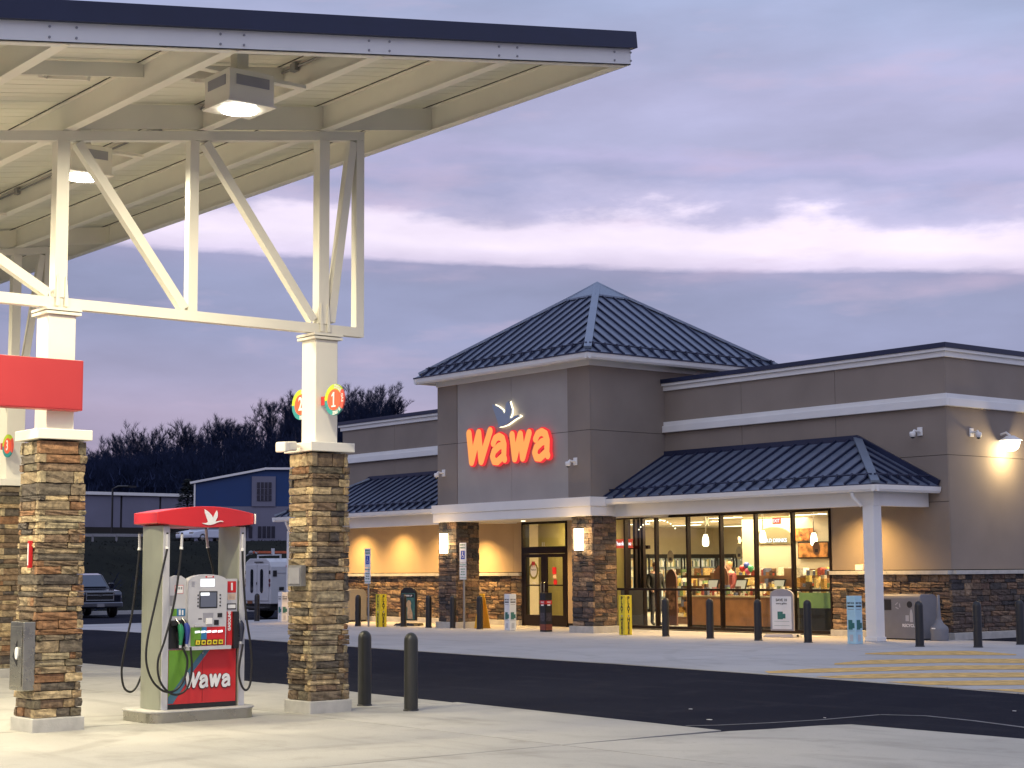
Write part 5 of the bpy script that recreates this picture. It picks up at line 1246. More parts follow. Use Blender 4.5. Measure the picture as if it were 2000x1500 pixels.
# oval stickers on the panes and a snowflake
for i, (px_, z, c_) in enumerate(((-32.72, 1.95, (.22, .20, .13)), (-30.2, 2.02, (.25, .24, .15)), (-27.62, 2.1, (.16, .09, .05)))):
    t = thing('window_sticker', ['olive oval sticker on the second pane from the person', 'olive oval sticker on the pane left of the middle pendant', 'brown oval sticker on the last pane at the right'][i], 'sticker', (px_, YF, z), 0, 'oval stickers on the glass')
    m_ = MB(); m_.disc((px_, YF + .014, z), (0, -1, 0), .12, .003, 22, squash=1.4); m_.build('oval', pmat('oval_%s' % 'abc'[i] if False else 'oval_print' + 'xyz'[i], c_, .6, 0, .2, 30), t)
    m_ = MB(); m_.box(px_ - .05, px_ + .05, YF + .007, YF + .0105, z - .1, z - .02); m_.build('oval_figure', M_ink, t)
t = thing('snowflake_decoration', 'pale yellow snowflake hanging high behind the glass', 'decoration', (-31.45, 33, 2.95))
m_ = MB()
for a in (0, 60, 120): d = Vector((math.cos(R(a)), 0, math.sin(R(a)))) * .13; c = Vector((-32.2, 32.6, 2.88)); m_.bar(c - d, c + d, .02, .025, (0, 1, 0))
m_.build('snowflake', pmat('snowflake_gold', (.8, .7, .4), .5, emit=(1, .85, .5), es=.8), t)

# ================================================================== PEOPLE
def person(loc, rz, lab, jacket, trousers, hair, arms='down'):
    t = thing('person', lab, 'person', loc, rz)
    V = [(0, 0, .93), (0, 0, 1.12), (0, .01, 1.32), (0, .01, 1.46), (0, -.01, 1.55), (0, -.02, 1.63),
         (.19, .01, 1.42), (.26, -.02, 1.16), (.22, -.16, .98), (.18, -.24, .98),
         (-.19, .01, 1.42), (-.26, -.02, 1.16), (-.22, -.16, .98), (-.18, -.24, .98),
         (.10, 0, .86), (.11, -.01, .48), (.11, .02, .09), (.12, -.15, .04),
         (-.10, 0, .86), (-.11, -.02, .48), (-.11, .03, .09), (-.12, -.14, .04)]
    Ed = [(0, 1), (1, 2), (2, 3), (3, 4), (4, 5), (3, 6), (6, 7), (7, 8), (8, 9), (3, 10), (10, 11), (11, 12), (12, 13), (0, 14), (14, 15), (15, 16), (16, 17), (0, 18), (18, 19), (19, 20), (20, 21)]
    rad = [.15, .15, .17, .12, .058, .06, .075, .055, .042, .035, .075, .055, .042, .035, .095, .07, .05, .045, .095, .07, .05, .045]
    me = bpy.data.meshes.new('body'); me.from_pydata(V, Ed, []); o = bpy.data.objects.new('body', me); COL.objects.link(o)
    o.modifiers.new('s', 'SKIN'); sv = me.skin_vertices[0].data
    for i, r in enumerate(rad): sv[i].radius = (r * (1.25 if i in (1, 2) else 1), r)
    sv[0].use_root = True
    sb = o.modifiers.new('u', 'SUBSURF'); sb.levels = 2; sb.render_levels = 2
    bpy.context.view_layer.update()
    me2 = bpy.data.meshes.new_from_object(o.evaluated_get(bpy.context.evaluated_depsgraph_get())); bpy.data.objects.remove(o)
    skin = pmat('skin', (.46, .26, .18), .55, 0, .04)
    me2.materials.clear()
    for q in (jacket, trousers, skin, M_black): me2.materials.append(q)
    for p in me2.polygons:
        z = p.center.z; p.use_smooth = True
        p.material_index = 2 if z > 1.49 or (abs(p.center.x) > .12 and p.center.y < -.2 and z > .8) else 0 if z > .88 else 3 if z < .09 else 1
    body = bpy.data.objects.new('body', me2); COL.objects.link(body); body.parent = t
    m_ = MB(); n = 14; rings = [(.02, -.125), (.05, -.11), (.072, -.06), (.08, .0), (.078, .055), (.055, .10), (.01, .12)]
    m_.lathe([(r, h) for r, h in rings], (0, -.035, 1.67), n); m_.prism([(-.012, -.112, 1.67), (.012, -.112, 1.67), (.010, -.105, 1.70), (-.010, -.105, 1.70)], (0, -.022, -.012))
    for sx in (-1, 1): m_.lathe([(0, .018), (.014, .01), (.014, -.02), (0, -.025)], (sx * .082, -.03, 1.67), 6)
    m_.build('head', skin, t, world=False)
    m_ = MB()
    for sx in (-1, 1): m_.box(sx * .028 - .009, sx * .028 + .009, -.116, -.108, 1.683, 1.693)
    m_.box(-.022, .022, -.11, -.104, 1.615, 1.622); m_.build('face_features', M_ink, t, world=False)
    m_ = MB(); m_.lathe([(.0, .135), (.06, .125), (.09, .08), (.092, .03), (.088, .0), (.075, -.01)], (0, -.018, 1.675), n); m_.build('hair', hair, t, world=False)
    return t
M_jk = pmat('black_jacket', (.015, .014, .014), .8, 0, .2, 20); M_tr = pmat('dark_trousers', (.03, .03, .04), .8, 0, .2, 20)
M_cap = pmat('brown_cap', (.10, .045, .025), .8, 0, .2, 20); M_hair = pmat('fair_hair', (.30, .18, .07), .7, 0, .2, 30); M_uni = pmat('maroon_shirt', (.16, .03, .03), .8, 0, .1, 20)
person((-35.3, 33.6, .02), R(75), 'person in a black jacket and brown cap standing inside behind the third window pane', M_jk, M_tr, M_cap)
person((-33.6, 34.9, .02), R(-20), 'person with fair hair and maroon shirt working behind the counter', M_uni, M_tr, M_hair)

# ================================================================== BOLLARDS
def make_bollard(loc, lab, cat_group, mat, h=.93):
    t = thing('bollard', lab, 'bollard', loc, 0, cat_group)
    m_ = MB(); r = .087
    m_.lathe([(r, 0), (r, h - .10)] + [(r * math.cos(R(a)), h - .10 + .10 * math.sin(R(a))) for a in (15, 30, 45, 60, 75, 90)], loc, 20); m_.build('sleeve', mat, t)
    m_ = MB(); m_.lathe([(r + .012, 0.0), (r + .012, .02), (r, .024)], loc, 20); m_.build('collar', M_black, t)
    return t
bl = [(-50.07, 29.2, 'dark bollard at the far left end of the storefront row, beside the white van', -.02), (-42.4, 28.17, 'dark bollard in front of the left rubbish bin', 0), (-39.6, 28.73, 'dark bollard left of the left entrance pier, right of the dog poster stand', 0),
      (-40.93, 28.79, 'dark bollard standing in front of the dog poster stand', 0), (-38.7, 28.93, 'dark bollard in front of the left entrance pier', 0), (-37.43, 28.91, 'dark bollard just right of the yellow caution cone', 0),
      (-33.46, 29.24, 'dark bollard in front of the right entrance pier', 0), (-29.87, 28.75, 'dark bollard before the glass, first to the right of the yellow sleeve', 0), (-28.2, 28.58, 'dark bollard before the glass, second to the right of the yellow sleeve', 0),
      (-26.58, 28.47, 'dark bollard before the glass, just left of the white poster stand', 0), (-25.04, 28.4, 'dark bollard just right of the white poster stand', 0), (-22.06, 28.43, 'dark bollard in front of the large grey recycling bin', 0),
      (-21.0, 28.93, 'dark bollard right of the ash post, above the yellow hatching', 0), (-21.12, 30.56, 'dark bollard at the far right edge by the side wall', 0)]
first = None
for x, y, lab, z in bl:
    if first is None: first = make_bollard((x, y, z), lab, 'dark bollards along the storefront', M_boll)
    else:
        c = copy_tree(first); c.location = (x, y, z); c['label'] = lab
for x, y, lab in ((-18.52, 12.41, 'near olive charcoal bollard right beside the stone column'), (-17.44, 12.38, 'near olive charcoal bollard, the right one of the pair on the forecourt')):
    make_bollard((x, y, -.125), lab, 'pair of near bollards on the forecourt', M_boll2, .97)

# ================================================================== STREET THINGS BY THE STORE
def sleeve(x, y, nm, lab, mats, h, kind_):
    """square sleeve with printed faces towards -Y and +X"""
    s = .115; t = thing(nm, lab, 'bollard cover', (x, y, 0), 0)
    m_ = MB(); m_.box(x - s, x + s, y - s, y + s, 0.004, h); m_.build('sleeve_body', mats[0], t, bevel=.004)
    for f in range(2):
        ux = Vector((1, 0, 0)) if f == 0 else Vector((0, 1, 0)); nn = Vector((0, -1, 0)) if f == 0 else Vector((1, 0, 0))
        C = Vector((x, y, 0)) + nn * (s + .003)
        if kind_ == 'play':
            for i, ch in enumerate('PLAY'): text(ch, C + Vector((0, 0, h - .08 - i * .105)), ux, (0, 0, 1), .125, M_ink, t, 'letter', .002, .006)
            for i, ch in enumerate('HERE'): text(ch, C + Vector((0, 0, h - .60 - i * .105)), ux, (0, 0, 1), .125, M_ink, t, 'letter', .002, .006)
            m_ = MB(); m_.disc(C + Vector((0, 0, h - .51)), nn, .025, .002, 12); m_.build('dot', M_inkg, t)
        else:
            dark = kind_ == 'dark'
            def rc(z0, z1, mat, nm_, w_=.095, th=.003, du=0):
                m2 = MB(); a = C + ux * (-w_ + du) + Vector((0, 0, z0)); m2.prism([a, a + ux * 2 * w_, a + ux * 2 * w_ + Vector((0, 0, z1 - z0)), a + Vector((0, 0, z1 - z0))], nn * th); m2.build(nm_, mat, t)
            if dark:
                rc(h - .30, h - .20, M_red, 'red_band', .113); rc(h - .34, h - .30, M_print, 'headline', .05, .004); text('FREE', C + Vector((0, 0, h - .25)) + nn * .004, ux, (0, 0, 1), .06, M_print, t, 'lettering', .002, .001)
                rc(.05, .20, pmat('rust_print', (.20, .05, .03), .5, 0, .3, 20), 'lower_picture', .113); rc(.28, .50, pmat('mug_print', (.06, .05, .06), .4, 0, .6, 20), 'mug_picture', .09)
            else:
                text('GET $10', C + Vector((0, 0, h - .155)) + nn * .001, ux, (0, 0, 1), .05, M_ink, t, 'lettering', .002, .0015); rc(h - .235, h - .205, M_ink, 'headline', .085)
                rc(h - .29, h - .28, M_inkg, 'small_line', .08); rc(h * .30, h * .50, M_posterg, 'cup_picture', .055, .003, -.02); rc(h * .33, h * .44, M_posterg, 'cup_picture', .03, .003, .06); rc(h * .27, h * .275, M_inkg, 'rule', .10); rc(.06, .2, pmat('print_palegrey', (.5, .52, .55), .5, 0, .05, 20), 'small_print', .045)
            
    return t
sleeve(-41.3, 28.25, 'yellow_bollard_sleeve', 'yellow PLAY HERE bollard cover beside the left accessible parking sign', [M_yel], .95, 'play')
sleeve(-31.3, 28.75, 'yellow_bollard_sleeve', 'yellow PLAY HERE bollard cover between the right pier and the glass', [M_yel], .98, 'play')
sleeve(-36.13, 28.95, 'white_bollard_sleeve', 'white and pale blue bollard cover left of the entrance doors', [M_poster], .98, 'white')
sleeve(-48.4, 29.2, 'white_bollard_sleeve', 'white printed bollard cover beside the stone column, in front of the van', [M_poster], .96, 'white')
sleeve(-23.85, 28.55, 'white_bollard_sleeve', 'pale blue SAVE bollard cover standing against the white porch post', [M_ltblue], 1.02, 'white')
sleeve(-34.5, 28.85, 'dark_bollard_sleeve', 'black and red printed bollard cover in front of the entrance doors', [M_black], 1.02, 'dark')
# accessible parking signs
def park_sign(x, y, ztop, lab):
    t = thing('parking_sign', lab, 'sign', (x, y, 0), 0, 'accessible parking signs')
    m_ = MB(); m_.tube([(x, y, 0), (x, y, ztop - .05)], .03, 10); m_.build('pole', M_galv, t)
    def pl(z0, z1, nm, mat=M_print): m2 = MB(); m2.box(x - .155, x + .155, y - .042, y - .036, z0, z1); return m2.build(nm, mat, t, bevel=.003)
    h = ztop
    pl(h - .56, h, 'reserved_plate'); pl(h - .66, h - .575, 'van_plate'); pl(h - 1.03, h - .675, 'penalty_plate')
    text('RESERVED', (x, y - .045, h - .06), (1, 0, 0), (0, 0, 1), .058, pmat('sign_green', (.02, .22, .12), .5, 0, 0), t, 'lettering', .002, .001); text('PARKING', (x, y - .045, h - .14), (1, 0, 0), (0, 0, 1), .065, MATS['sign_green'], t, 'lettering', .002, .001)
    m2 = MB(); m2.box(x - .09, x + .09, y - .046, y - .0425, h - .46, h - .22); m2.build('blue_square', M_signb, t)
    m2 = MB(); m2.disc((x, y - .0465, h - .265), (0, -1, 0), .016, .002, 10); m2.bar((x, y - .048, h - .285), (x, y - .048, h - .36), .018, .003, (0, 1, 0)); m2.bar((x, y - .048, h - .36), (x + .04, y - .048, h - .36), .016, .003, (0, 1, 0)); m2.bar((x + .04, y - .048, h - .36), (x + .055, y - .048, h - .42), .016, .003, (0, 1, 0))
    for i in range(9):
        a, b_ = R(100 + i * 24), R(124 + i * 24); m2.bar((x - .004 + .045 * math.cos(a), y - .048, h - .375 + .045 * math.sin(a)), (x - .004 + .045 * math.cos(b_), y - .048, h - .375 + .045 * math.sin(b_)), .012, .003, (0, 1, 0))
    m2.build('wheelchair_symbol', M_print, t)
    text('VAN ACCESSIBLE', (x, y - .045, h - .617), (1, 0, 0), (0, 0, 1), .036, MATS['sign_green'], t, 'lettering', .002, .0006)
    for i, w_ in enumerate(('PENALTIES', 'MIN. $50', 'MAX. $200')): text(w_, (x, y - .045, h - .74 - i * .075), (1, 0, 0), (0, 0, 1), .045, MATS['sign_green'], t, 'lettering', .002, .0008)
    text('TOW AWAY ZONE', (x, y - .045, h - .98), (1, 0, 0), (0, 0, 1), .036, MATS['sign_green'], t, 'lettering', .002, .0006)
park_sign(-41.75, 28.11, 2.29, 'left accessible parking sign with blue wheelchair square, before the lit tan wall')
park_sign(-38.2, 29.0 - .05, 2.40, 'right accessible parking sign with blue wheelchair square, beside the left entrance pier')
# caution cone
t = thing('caution_sign', 'tall yellow folding wet floor sign behind the right parking sign', 'wet floor sign', (-37.9, 29.35, 0))
for s in (-1, 1):
    m_ = MB(); yb_, yt = 29.35 + s * .16, 29.35 + s * .02
    m_.prism([(-38.06, yb_, .004), (-37.74, yb_, .004), (-37.82, yt, .93), (-37.98, yt, .93)], (0, .015, 0)); m_.build('sign_leaf', M_amber, t)
m_ = MB(); m_.prism([(-38.075, 29.20, .004), (-37.725, 29.20, .004), (-37.81, 29.33, .9), (-37.99, 29.33, .9)], (0, .3, 0)) if False else m_.box(-37.97, -37.83, 29.32, 29.39, .93, .97); m_.build('top_handle', M_amber, t)
for i, w_ in enumerate(('CAUTION', 'WET', 'FLOOR')): text(w_, (-37.9, 29.222 + i * .02 - .02, .55 - i * .13), (1, 0, 0), (0, .15, 1), .06, M_ink, t, 'lettering', .003, .001)
# poster stands
def stand(x, y, lab, kind_, rz=0):
    t = thing('poster_stand', lab, 'poster stand', (x, y, 0), rz, None)
    m_ = MB(); pr = [(-.31, .10), (.31, .10), (.31, .93)] + [(.31 * math.cos(R(a)), .93 + .16 * math.sin(R(a))) for a in range(20, 161, 20)] + [(-.31, .93)]
    m_.prism([(a, -.03, b_ + .05) for a, b_ in pr], (0, .06, 0)); m_.build('frame', M_greyd if kind_ == 'white' else M_black, t, world=False, bevel=.01)
    m_ = MB(); m_.box(-.255, .255, -.036, -.0305, .19, .96); m_.build('poster', M_poster if kind_ == 'white' else pmat('poster_teal', (.05, .16, .15), .4, 0, .3, 9), t, world=False)
    m_ = MB(); m_.prism([(-.42, -.24, .004), (.42, -.24, .004), (.34, -.2, .075), (-.34, -.2, .075)], (0, .44, 0)); m_.build('base', M_greyd if kind_ == 'white' else M_black, t, world=False, bevel=.01)
    m_ = MB(); m_.disc((-.42, -.02, .03), (1, 0, 0), .035, .03, 12); m_.disc((.39, -.02, .03), (1, 0, 0), .035, .03, 12); m_.build('wheel', M_black, t, world=False)
    if kind_ == 'white':
        text('SAVE 10', (0, -.038, .87), (1, 0, 0), (0, 0, 1), .085, M_ink, t, 'lettering', .002, .002, world=False); text('every gallon', (0, -.038, .79), (1, 0, 0), (0, 0, 1), .06, M_ink, t, 'lettering', .002, .001, world=False)
        m_ = MB(); m_.box(-.11, .03, -.0385, -.0365, .42, .60); m_.box(-.0, .10, -.040, -.039, .44, .55); m_.box(-.2, .2, -.0385, -.0365, .37, .376); m_.box(-.2, .2, -.0385, -.0365, .27, .276); m_.build('picture', M_posterg, t, world=False)
    else:
        m_ = MB(); m_.box(-.23, .23, -.0385, -.0365, .83, .94); m_.build('banner', M_ink, t, world=False)
        text('WARM UP', (0, -.040, .885), (1, 0, 0), (0, 0, 1), .07, M_print, t, 'lettering', .002, .002, world=False)
        m_ = MB(); bp_ = [(-.02, .20), (.18, .20), (.17, .36), (.12, .50), (.10, .58), (.12, .66), (.08, .74), (.0, .76), (-.05, .70), (-.08, .60), (-.02, .52), (-.04, .38)]
        m_.prism([(a, -.0365, b_) for a, b_ in bp_], (0, -.002, 0)); m_.build('dog_picture', pmat('dog_tan', (.60, .42, .24), .6, 0, .2, 20), t, world=False)
    return t
stand(-41.55, 29.42, 'black poster stand with a tan dog picture, behind a bollard left of the pier', 'dog', R(14))
stand(-27.45, 30.25, 'grey poster stand with white savings poster in front of the right window panes', 'white', R(14))
# bins
def big_bin(x0, x1, y0, y1, h, lab, word):
    t = thing('recycling_bin', lab, 'bin', ((x0 + x1) / 2, (y0 + y1) / 2, 0), 0, 'large grey bins by the store wall')
    r = .20; prof = [(y0, .03), (y0, h - r * .45)] + [(y0 + r * .45 - r * .45 * math.cos(R(a)), h - r * .45 + r * .45 * math.sin(R(a))) for a in (30, 60, 90)] + [(y1 - r + r * math.sin(R(a)), h - r + r * math.cos(R(a))) for a in (0, 22, 45, 67, 90)] + [(y1, .03)]
    m_ = MB(); m_.prism([(x0, a, b_) for a, b_ in prof], (x1 - x0, 0, 0)); m_.build('bin_body', M_bin, t, bevel=.008)
    m_ = MB(); m_.box(x0 + .02, x1 - .02, y0 + .02, y1 - .02, .003, .03); m_.build('bin_foot', M_black, t)
    w_ = x1 - x0
    m_ = MB(); m_.box(x0 + .06, x0 + .06 + w_ * .22, y0 - .006, y0 - .001, h - .36, h - .12); m_.build('opening', M_ink, t); m_ = MB(); m_.disc((x0 + w_ * .74, y0 - .001, h - .23), (0, -1, 0), .075, .005, 18); m_.build('opening', M_ink, t)
    m_ = MB(); xx = x0 + w_ * .44
    for k in range(3): a = R(90 + 120 * k); m_.bar((xx + .07 * math.cos(a), y0 - .003, h - .26 + .07 * math.sin(a)), (xx + .07 * math.cos(a + 1.3), y0 - .003, h - .26 + .07 * math.sin(a + 1.3)), .02, .004, (0, 1, 0))
    xx = x0 + w_ * .74; m_.box(xx + .0, xx + .08, y0 - .005, y0 - .001, .40, .58); m_.prism([(xx + .0, y0 - .001, .58), (xx + .08, y0 - .001, .58), (xx + .055, y0 - .001, .68), (xx + .025, y0 - .001, .68)], (0, -.004, 0)); m_.box(xx - .12, xx - .03, y0 - .005, y0 - .001, .42, .55); m_.build('recycle_pictogram', pmat('print_pale', (.45, .45, .47), .5, 0, 0), t)
    text(word, (x0 + w_ * .72, y0 - .003, .32), (1, 0, 0), (0, 0, 1), .095, M_print, t, 'lettering', .003, .0025)
big_bin(-25.0, -23.9, 30.85, 31.5, 1.02, 'large grey recycling bin with round hole right of the white porch post', 'RECYCLE')
big_bin(-48.0, -46.9, 30.75, 31.5, 1.04, 'large grey bin under the left porch beside the stone column', 'RECYCLE')
t = thing('ash_post', 'grey bell shaped cigarette post between the bin and the building corner', 'ashtray', (-23.55, 31.05, 0))
m_ = MB(); m_.lathe([(.19, .003), (.20, .04), (.19, .12), (.205, .24), (.19, .30), (.10, .38), (.055, .47)], (-23.55, 31.05, 0), 22); m_.build('bell_base', M_binside, t)
m_ = MB(); m_.lathe([(.054, .471), (.038, .7), (.03, 1.0), (.0, 1.01)], (-23.55, 31.05, 0), 14); m_.build('neck', M_binside, t)
m_ = MB(); m_.box(-23.60, -23.50, 30.842, 30.848, .26, .285); m_.build('label_strip', M_print, t)
# litter on the road
for i, (x, y, s) in enumerate(((-15.2, 15.0, .05), (-14.1, 14.2, .07), (-11.9, 17.0, .045), (-13.2, 15.2, .03))):
    t = MB(); z = lot_z(x, y) - .010; s_ = s; t.prism([(x, y, z), (x + s_, y + .01, z), (x + s_ * .8, y + s_ * .6, z), (x + .01, y + s_ * .5, z)], (0, 0, .004)); tag(t.build('litter_scrap', M_print), ['small white scrap on the road nearest the pump', 'larger white scrap on the road near the white line', 'white scrap on the road at right, below the hatching', 'tiny white scrap on the road beside the line'][i], 'litter', 'scraps on the road')

# ================================================================== VEHICLES
def wheel(par, x, y, r, w_, side):
    """axis along local y"""
    m_ = MB(); m_.lathe([(r * .55, -w_ / 2), (r * .92, -w_ / 2), (r, -w_ * .35), (r, w_ * .35), (r * .92, w_ / 2), (r * .55, w_ / 2)], (x, y, r), 22, axis='y'); o_ = m_.build('tyre', M_rub, par, world=False)
    m_ = MB(); m_.lathe([(0, -side * w_ * .38), (r * .2, -side * w_ * .42), (r * .5, -side * w_ * .30), (r * .58, -side * w_ * .42)], (x, y, r), 18, axis='y')
    for k in range(5): a = 2 * math.pi * k / 5; m_.bar((x, y + side * w_ * .40, r), (x + r * .5 * math.cos(a), y + side * w_ * .40, r + r * .5 * math.sin(a)), .07, .03, (0, 1, 0))
    m_.build('rim', M_steel, o_, world=False)
M_truck = pmat('black_blue_paint', (.010, .013, .028), .22, .3, 0, coat=.8)
M_chrome = pmat('chrome', (.62, .63, .66), .15, .9, 0)
M_vanw = pmat('van_white', (.56, .57, .60), .35, 0, .04, 2, coat=.3)
T = thing('pickup_truck', 'dark pickup truck with chrome barred grille parked beyond the pavement, partly behind a stone column', 'pickup truck', (-71.9, 32.85, -.31), R(-8))
m_ = MB(); hw = .99
body = [(2.75, .45), (2.83, .62), (2.80, .98), (2.70, 1.16), (1.45, 1.24), (.95, 1.28), (-2.9, 1.28), (-2.95, .55), (-2.3, .42), (2.3, .40)]
m_.prism([(a, -hw, b_) for a, b_ in body], (0, 2 * hw, 0)); m_.build('body', M_truck, T, world=False, bevel=.06)
cab = [(1.18, 1.26), (.42, 1.86), (-.1, 1.93), (-1.05, 1.92), (-1.35, 1.27)]
m_ = MB(); cv = []
for a, b_ in cab: k = 1 - (b_ - 1.26) * .22; cv.append((a, -hw * k * .97, b_))
cv2 = [(a, -b_, c) for a, b_, c in cv]; n = len(cv)
m_.add(cv + cv2, [tuple(range(n)), tuple(range(2 * n - 1, n - 1, -1))] + [(i, i + n, (i + 1) % n + n, (i + 1) % n) for i in range(n)]); m_.build('cab', M_truck, T, world=False, bevel=.04)
m_ = MB(); m_.add([(1.13, -.84, 1.325), (1.13, .84, 1.325), (.49, .72, 1.825), (.49, -.72, 1.825)], [(0, 1, 2, 3)]); 
for v_ in range(4): m_.v[v_] = (m_.v[v_][0] + .03, m_.v[v_][1], m_.v[v_][2] + .02)
m_.build('windshield', pmat('windshield', (.05, .07, .11), .08, 0, 0, spec=.9), T, world=False)
for s in (-1, 1):
    m_ = MB(); m_.prism([(.95, s * .945, 1.30), (.40, s * .865, 1.80), (-.95, s * .862, 1.84), (-1.2, s * .945, 1.30)], (0, s * .012, 0)); m_.build('side_window', M_dglass, T, world=False)
    m_ = MB(); m_.box(.72, .86, s * 1.02, s * 1.26, 1.28, 1.50); m_.build('mirror', M_truck, T, world=False, bevel=.03)
    m_ = MB(); m_.box(2.70, 2.80, s * .66, s * .985, .84, 1.08); m_.build('headlight', pmat('headlight', (.25, .27, .33), .12, .4, 0), T, world=False, bevel=.02)
    m_ = MB(); m_.lathe([(0, .0), (.07, .0), (.08, -.03)], (2.93, s * .80, .52), 12, axis='x'); m_.build('fog_light', M_chrome, T, world=False)
    for x in (1.85, -1.9): wheel(T, x, s * .86, .40, .27, s)
m_ = MB(); m_.box(2.78, 2.84, -.60, .60, .74, 1.12); m_.build('grille', M_black, T, world=False)
m_ = MB()
for z0, z1 in ((1.085, 1.125), (.955, 1.0), (.74, .78)): m_.box(2.841, 2.865, -.62, .62, z0, z1)
m_.box(2.841, 2.865, -.62, -.585, .781, 1.084); m_.box(2.841, 2.865, .585, .62, .781, 1.084); m_.build('grille_bar', M_chrome, T, world=False, bevel=.006)
m_ = MB(); m_.box(2.866, 2.88, -.10, .10, .955, 1.0); m_.box(2.866, 2.88, -.05, .05, .93, 1.02); m_.build('emblem', M_chrome, T, world=False)
m_ = MB(); m_.box(2.80, 2.98, -.99, .99, .46, .68); m_.build('bumper', pmat('dull_chrome', (.22, .23, .27), .3, .8, 0), T, world=False, bevel=.04)
m_ = MB(); m_.box(2.981, 2.99, -.16, .16, .48, .62); m_.build('number_plate', M_inkg, T, world=False)
m_ = MB(); m_.box(-.3, -.26, -.04, .04, 1.93, 2.0); m_.build('roof_marker', M_black, T, world=False)

V = thing('service_van', 'white service truck with slotted rear doors and a red W on its side', 'van', (-62.05, 36.2, -.31), 0)
V_ = (-62.05, 36.2, -.31)
def vb(nm, mb, mat, bevel=0, par=V): return mb.build(nm, mat, par, world=False, bevel=bevel)
m_ = MB(); hw = 1.07
sec = [(-hw, .62), (-hw, 2.15), (-hw + .10, 2.36), (-hw + .4, 2.50), (hw - .4, 2.50), (hw - .10, 2.36), (hw, 2.15), (hw, .62)]
m_.prism([(a, 0, b_) for a, b_ in sec], (0, 3.7, 0)); vb('box_body', m_, M_vanw, .03)
m_ = MB(); m_.prism([(-.97, 3.72, .6), (-.97, 3.72, 2.0), (.97, 3.72, 2.0), (.97, 3.72, .6)], (0, 1.3, 0)); vb('cab', m_, M_vanw, .08)
m_ = MB(); m_.box(-.9, .9, .1, 5.0, .34, .60); vb('chassis', m_, M_black)
for s in (-1, 1):
    m_ = MB(); m_.box(min(s * .02, s * .93), max(s * .02, s * .93), -.035, -.002, .75, 2.25); vb('rear_door', m_, M_vanw, .02)
    m_ = MB(); n = 8; xc = s * .40
    lp = [(xc + .115 * math.cos(R(a)), 1.95 + .115 * math.sin(R(a))) for a in range(0, 181, 30)] + [(xc + .115 * math.cos(R(a)), 1.18 + .115 * math.sin(R(a))) for a in range(180, 361, 30)]
    m_.prism([(a, -.038, b_) for a, b_ in lp], (0, -.01, 0)); vb('door_window', m_, M_dglass)
    for z in (1.62,): m_ = MB(); m_.box(s * 1.0 - .05, s * 1.0 + .05, -.03, -.002, 1.85, 2.0); vb('tail_light', m_, M_ink, .01)
    m_ = MB(); m_.disc((s * 1.0 - (.01 * s), -.002, 1.58), (0, -1, 0), .055, .02, 14, squash=1.5); m_.disc((s * 1.0 - (.01 * s), -.002, 1.40), (0, -1, 0), .05, .02, 14, squash=1.5); vb('lamp', m_, pmat('dark_red_lamp', (.12, .02, .03), .3, 0, 0))
    for y in (.95, 4.2): 
        m_ = MB(); m_.lathe([(.2, -.13), (.36, -.13), (.385, -.09), (.385, .09), (.36, .13), (.2, .13)], (s * .90, y, .385), 20, axis='x'); o_ = vb('tyre', m_, M_rub)
        m_ = MB(); m_.lathe([(0, s * .10), (.1, s * .13), (.2, s * .09), (.22, s * .13)], (s * .90, y, .385), 14, axis='x'); m_.build('rim', M_galv, o_, world=False)
m_ = MB(); m_.box(-.03, .03, -.05, -.036, 1.42, 1.52); m_.box(.10, .24, -.045, -.036, .93, 1.0); vb('door_latch', m_, M_ink, .005)
m_ = MB(); m_.box(-.75, -.35, -.045, -.036, .62, .74); vb('plate_recess', m_, pmat('rust_plate', (.22, .08, .03), .6, 0, .2, 20), .005)
m_ = MB(); m_.box(-1.05, 1.05, -.28, -.04, .40, .50); vb('rear_bumper', m_, M_black, .02)
m_ = MB(); m_.box(-.2, .5, -.05, -.036, 2.33, 2.37); vb('top_handle', m_, M_ink)
m_ = MB(); m_.box(hw + .001, hw + .012, .25, 3.6, 1.88, 1.90); m_.box(hw + .001, hw + .012, .95, .97, .7, 1.87); m_.box(hw + .001, hw + .012, 2.2, 2.22, .7, 1.87); vb('panel_seam', m_, M_greyd)
m_ = MB(); m_.box(hw + .002, hw + .03, .40, .62, 1.18, 1.32); vb('side_handle', m_, M_ink, .01)
m_ = MB(); m_.box(hw + .002, hw + .02, .1, .28, 1.75, 2.0); vb('marker_light', m_, M_ink)
text('W', (hw + .012, .92, 2.05), (0, 1, 0), (0, 0, 1), .36, M_red, V, 'lettering', .004, .016, world=False)
LAD = thing('roof_ladder', 'orange red ladder strapped to the roof of the white service truck', 'ladder', (V_[0], V_[1], V_[2] + 2.5))
m_ = MB()
for x in (-.2, .25): m_.box(x - .03, x + .03, -.1, 3.8, .22, .31)
m_.build('rail', pmat('ladder_orange', (.55, .12, .05), .5, 0, .2, 8), LAD, world=False)
m_ = MB()
for k in range(12): m_.tube([(-.2, .05 + k * .31, .27), (.25, .05 + k * .31, .27)], .02, 6)
m_.build('rung', M_galv, LAD, world=False)
m_ = MB()
for y in (.55, 3.0): m_.box(-.95, .95, y - .03, y + .03, .12, .17); m_.box(-.95, -.90, y - .03, y + .03, .0, .119); m_.box(.90, .95, y - .03, y + .03, .0, .119); m_.box(.26, .34, y - .06, y + .06, .17, .42)
m_.build('rack', M_vanw, LAD, world=False)
m_ = MB(); m_.lathe([(0, -.09), (.09, -.05), (.11, 0), (.09, .05), (0, .09)], (-.35, -.12, .25), 10); m_.tube([(-.6, -.2, .12), (-.3, .0, .3), (.1, -.1, .2)], .03, 6); m_.build('strap_bundle', M_inkg, LAD, world=False)

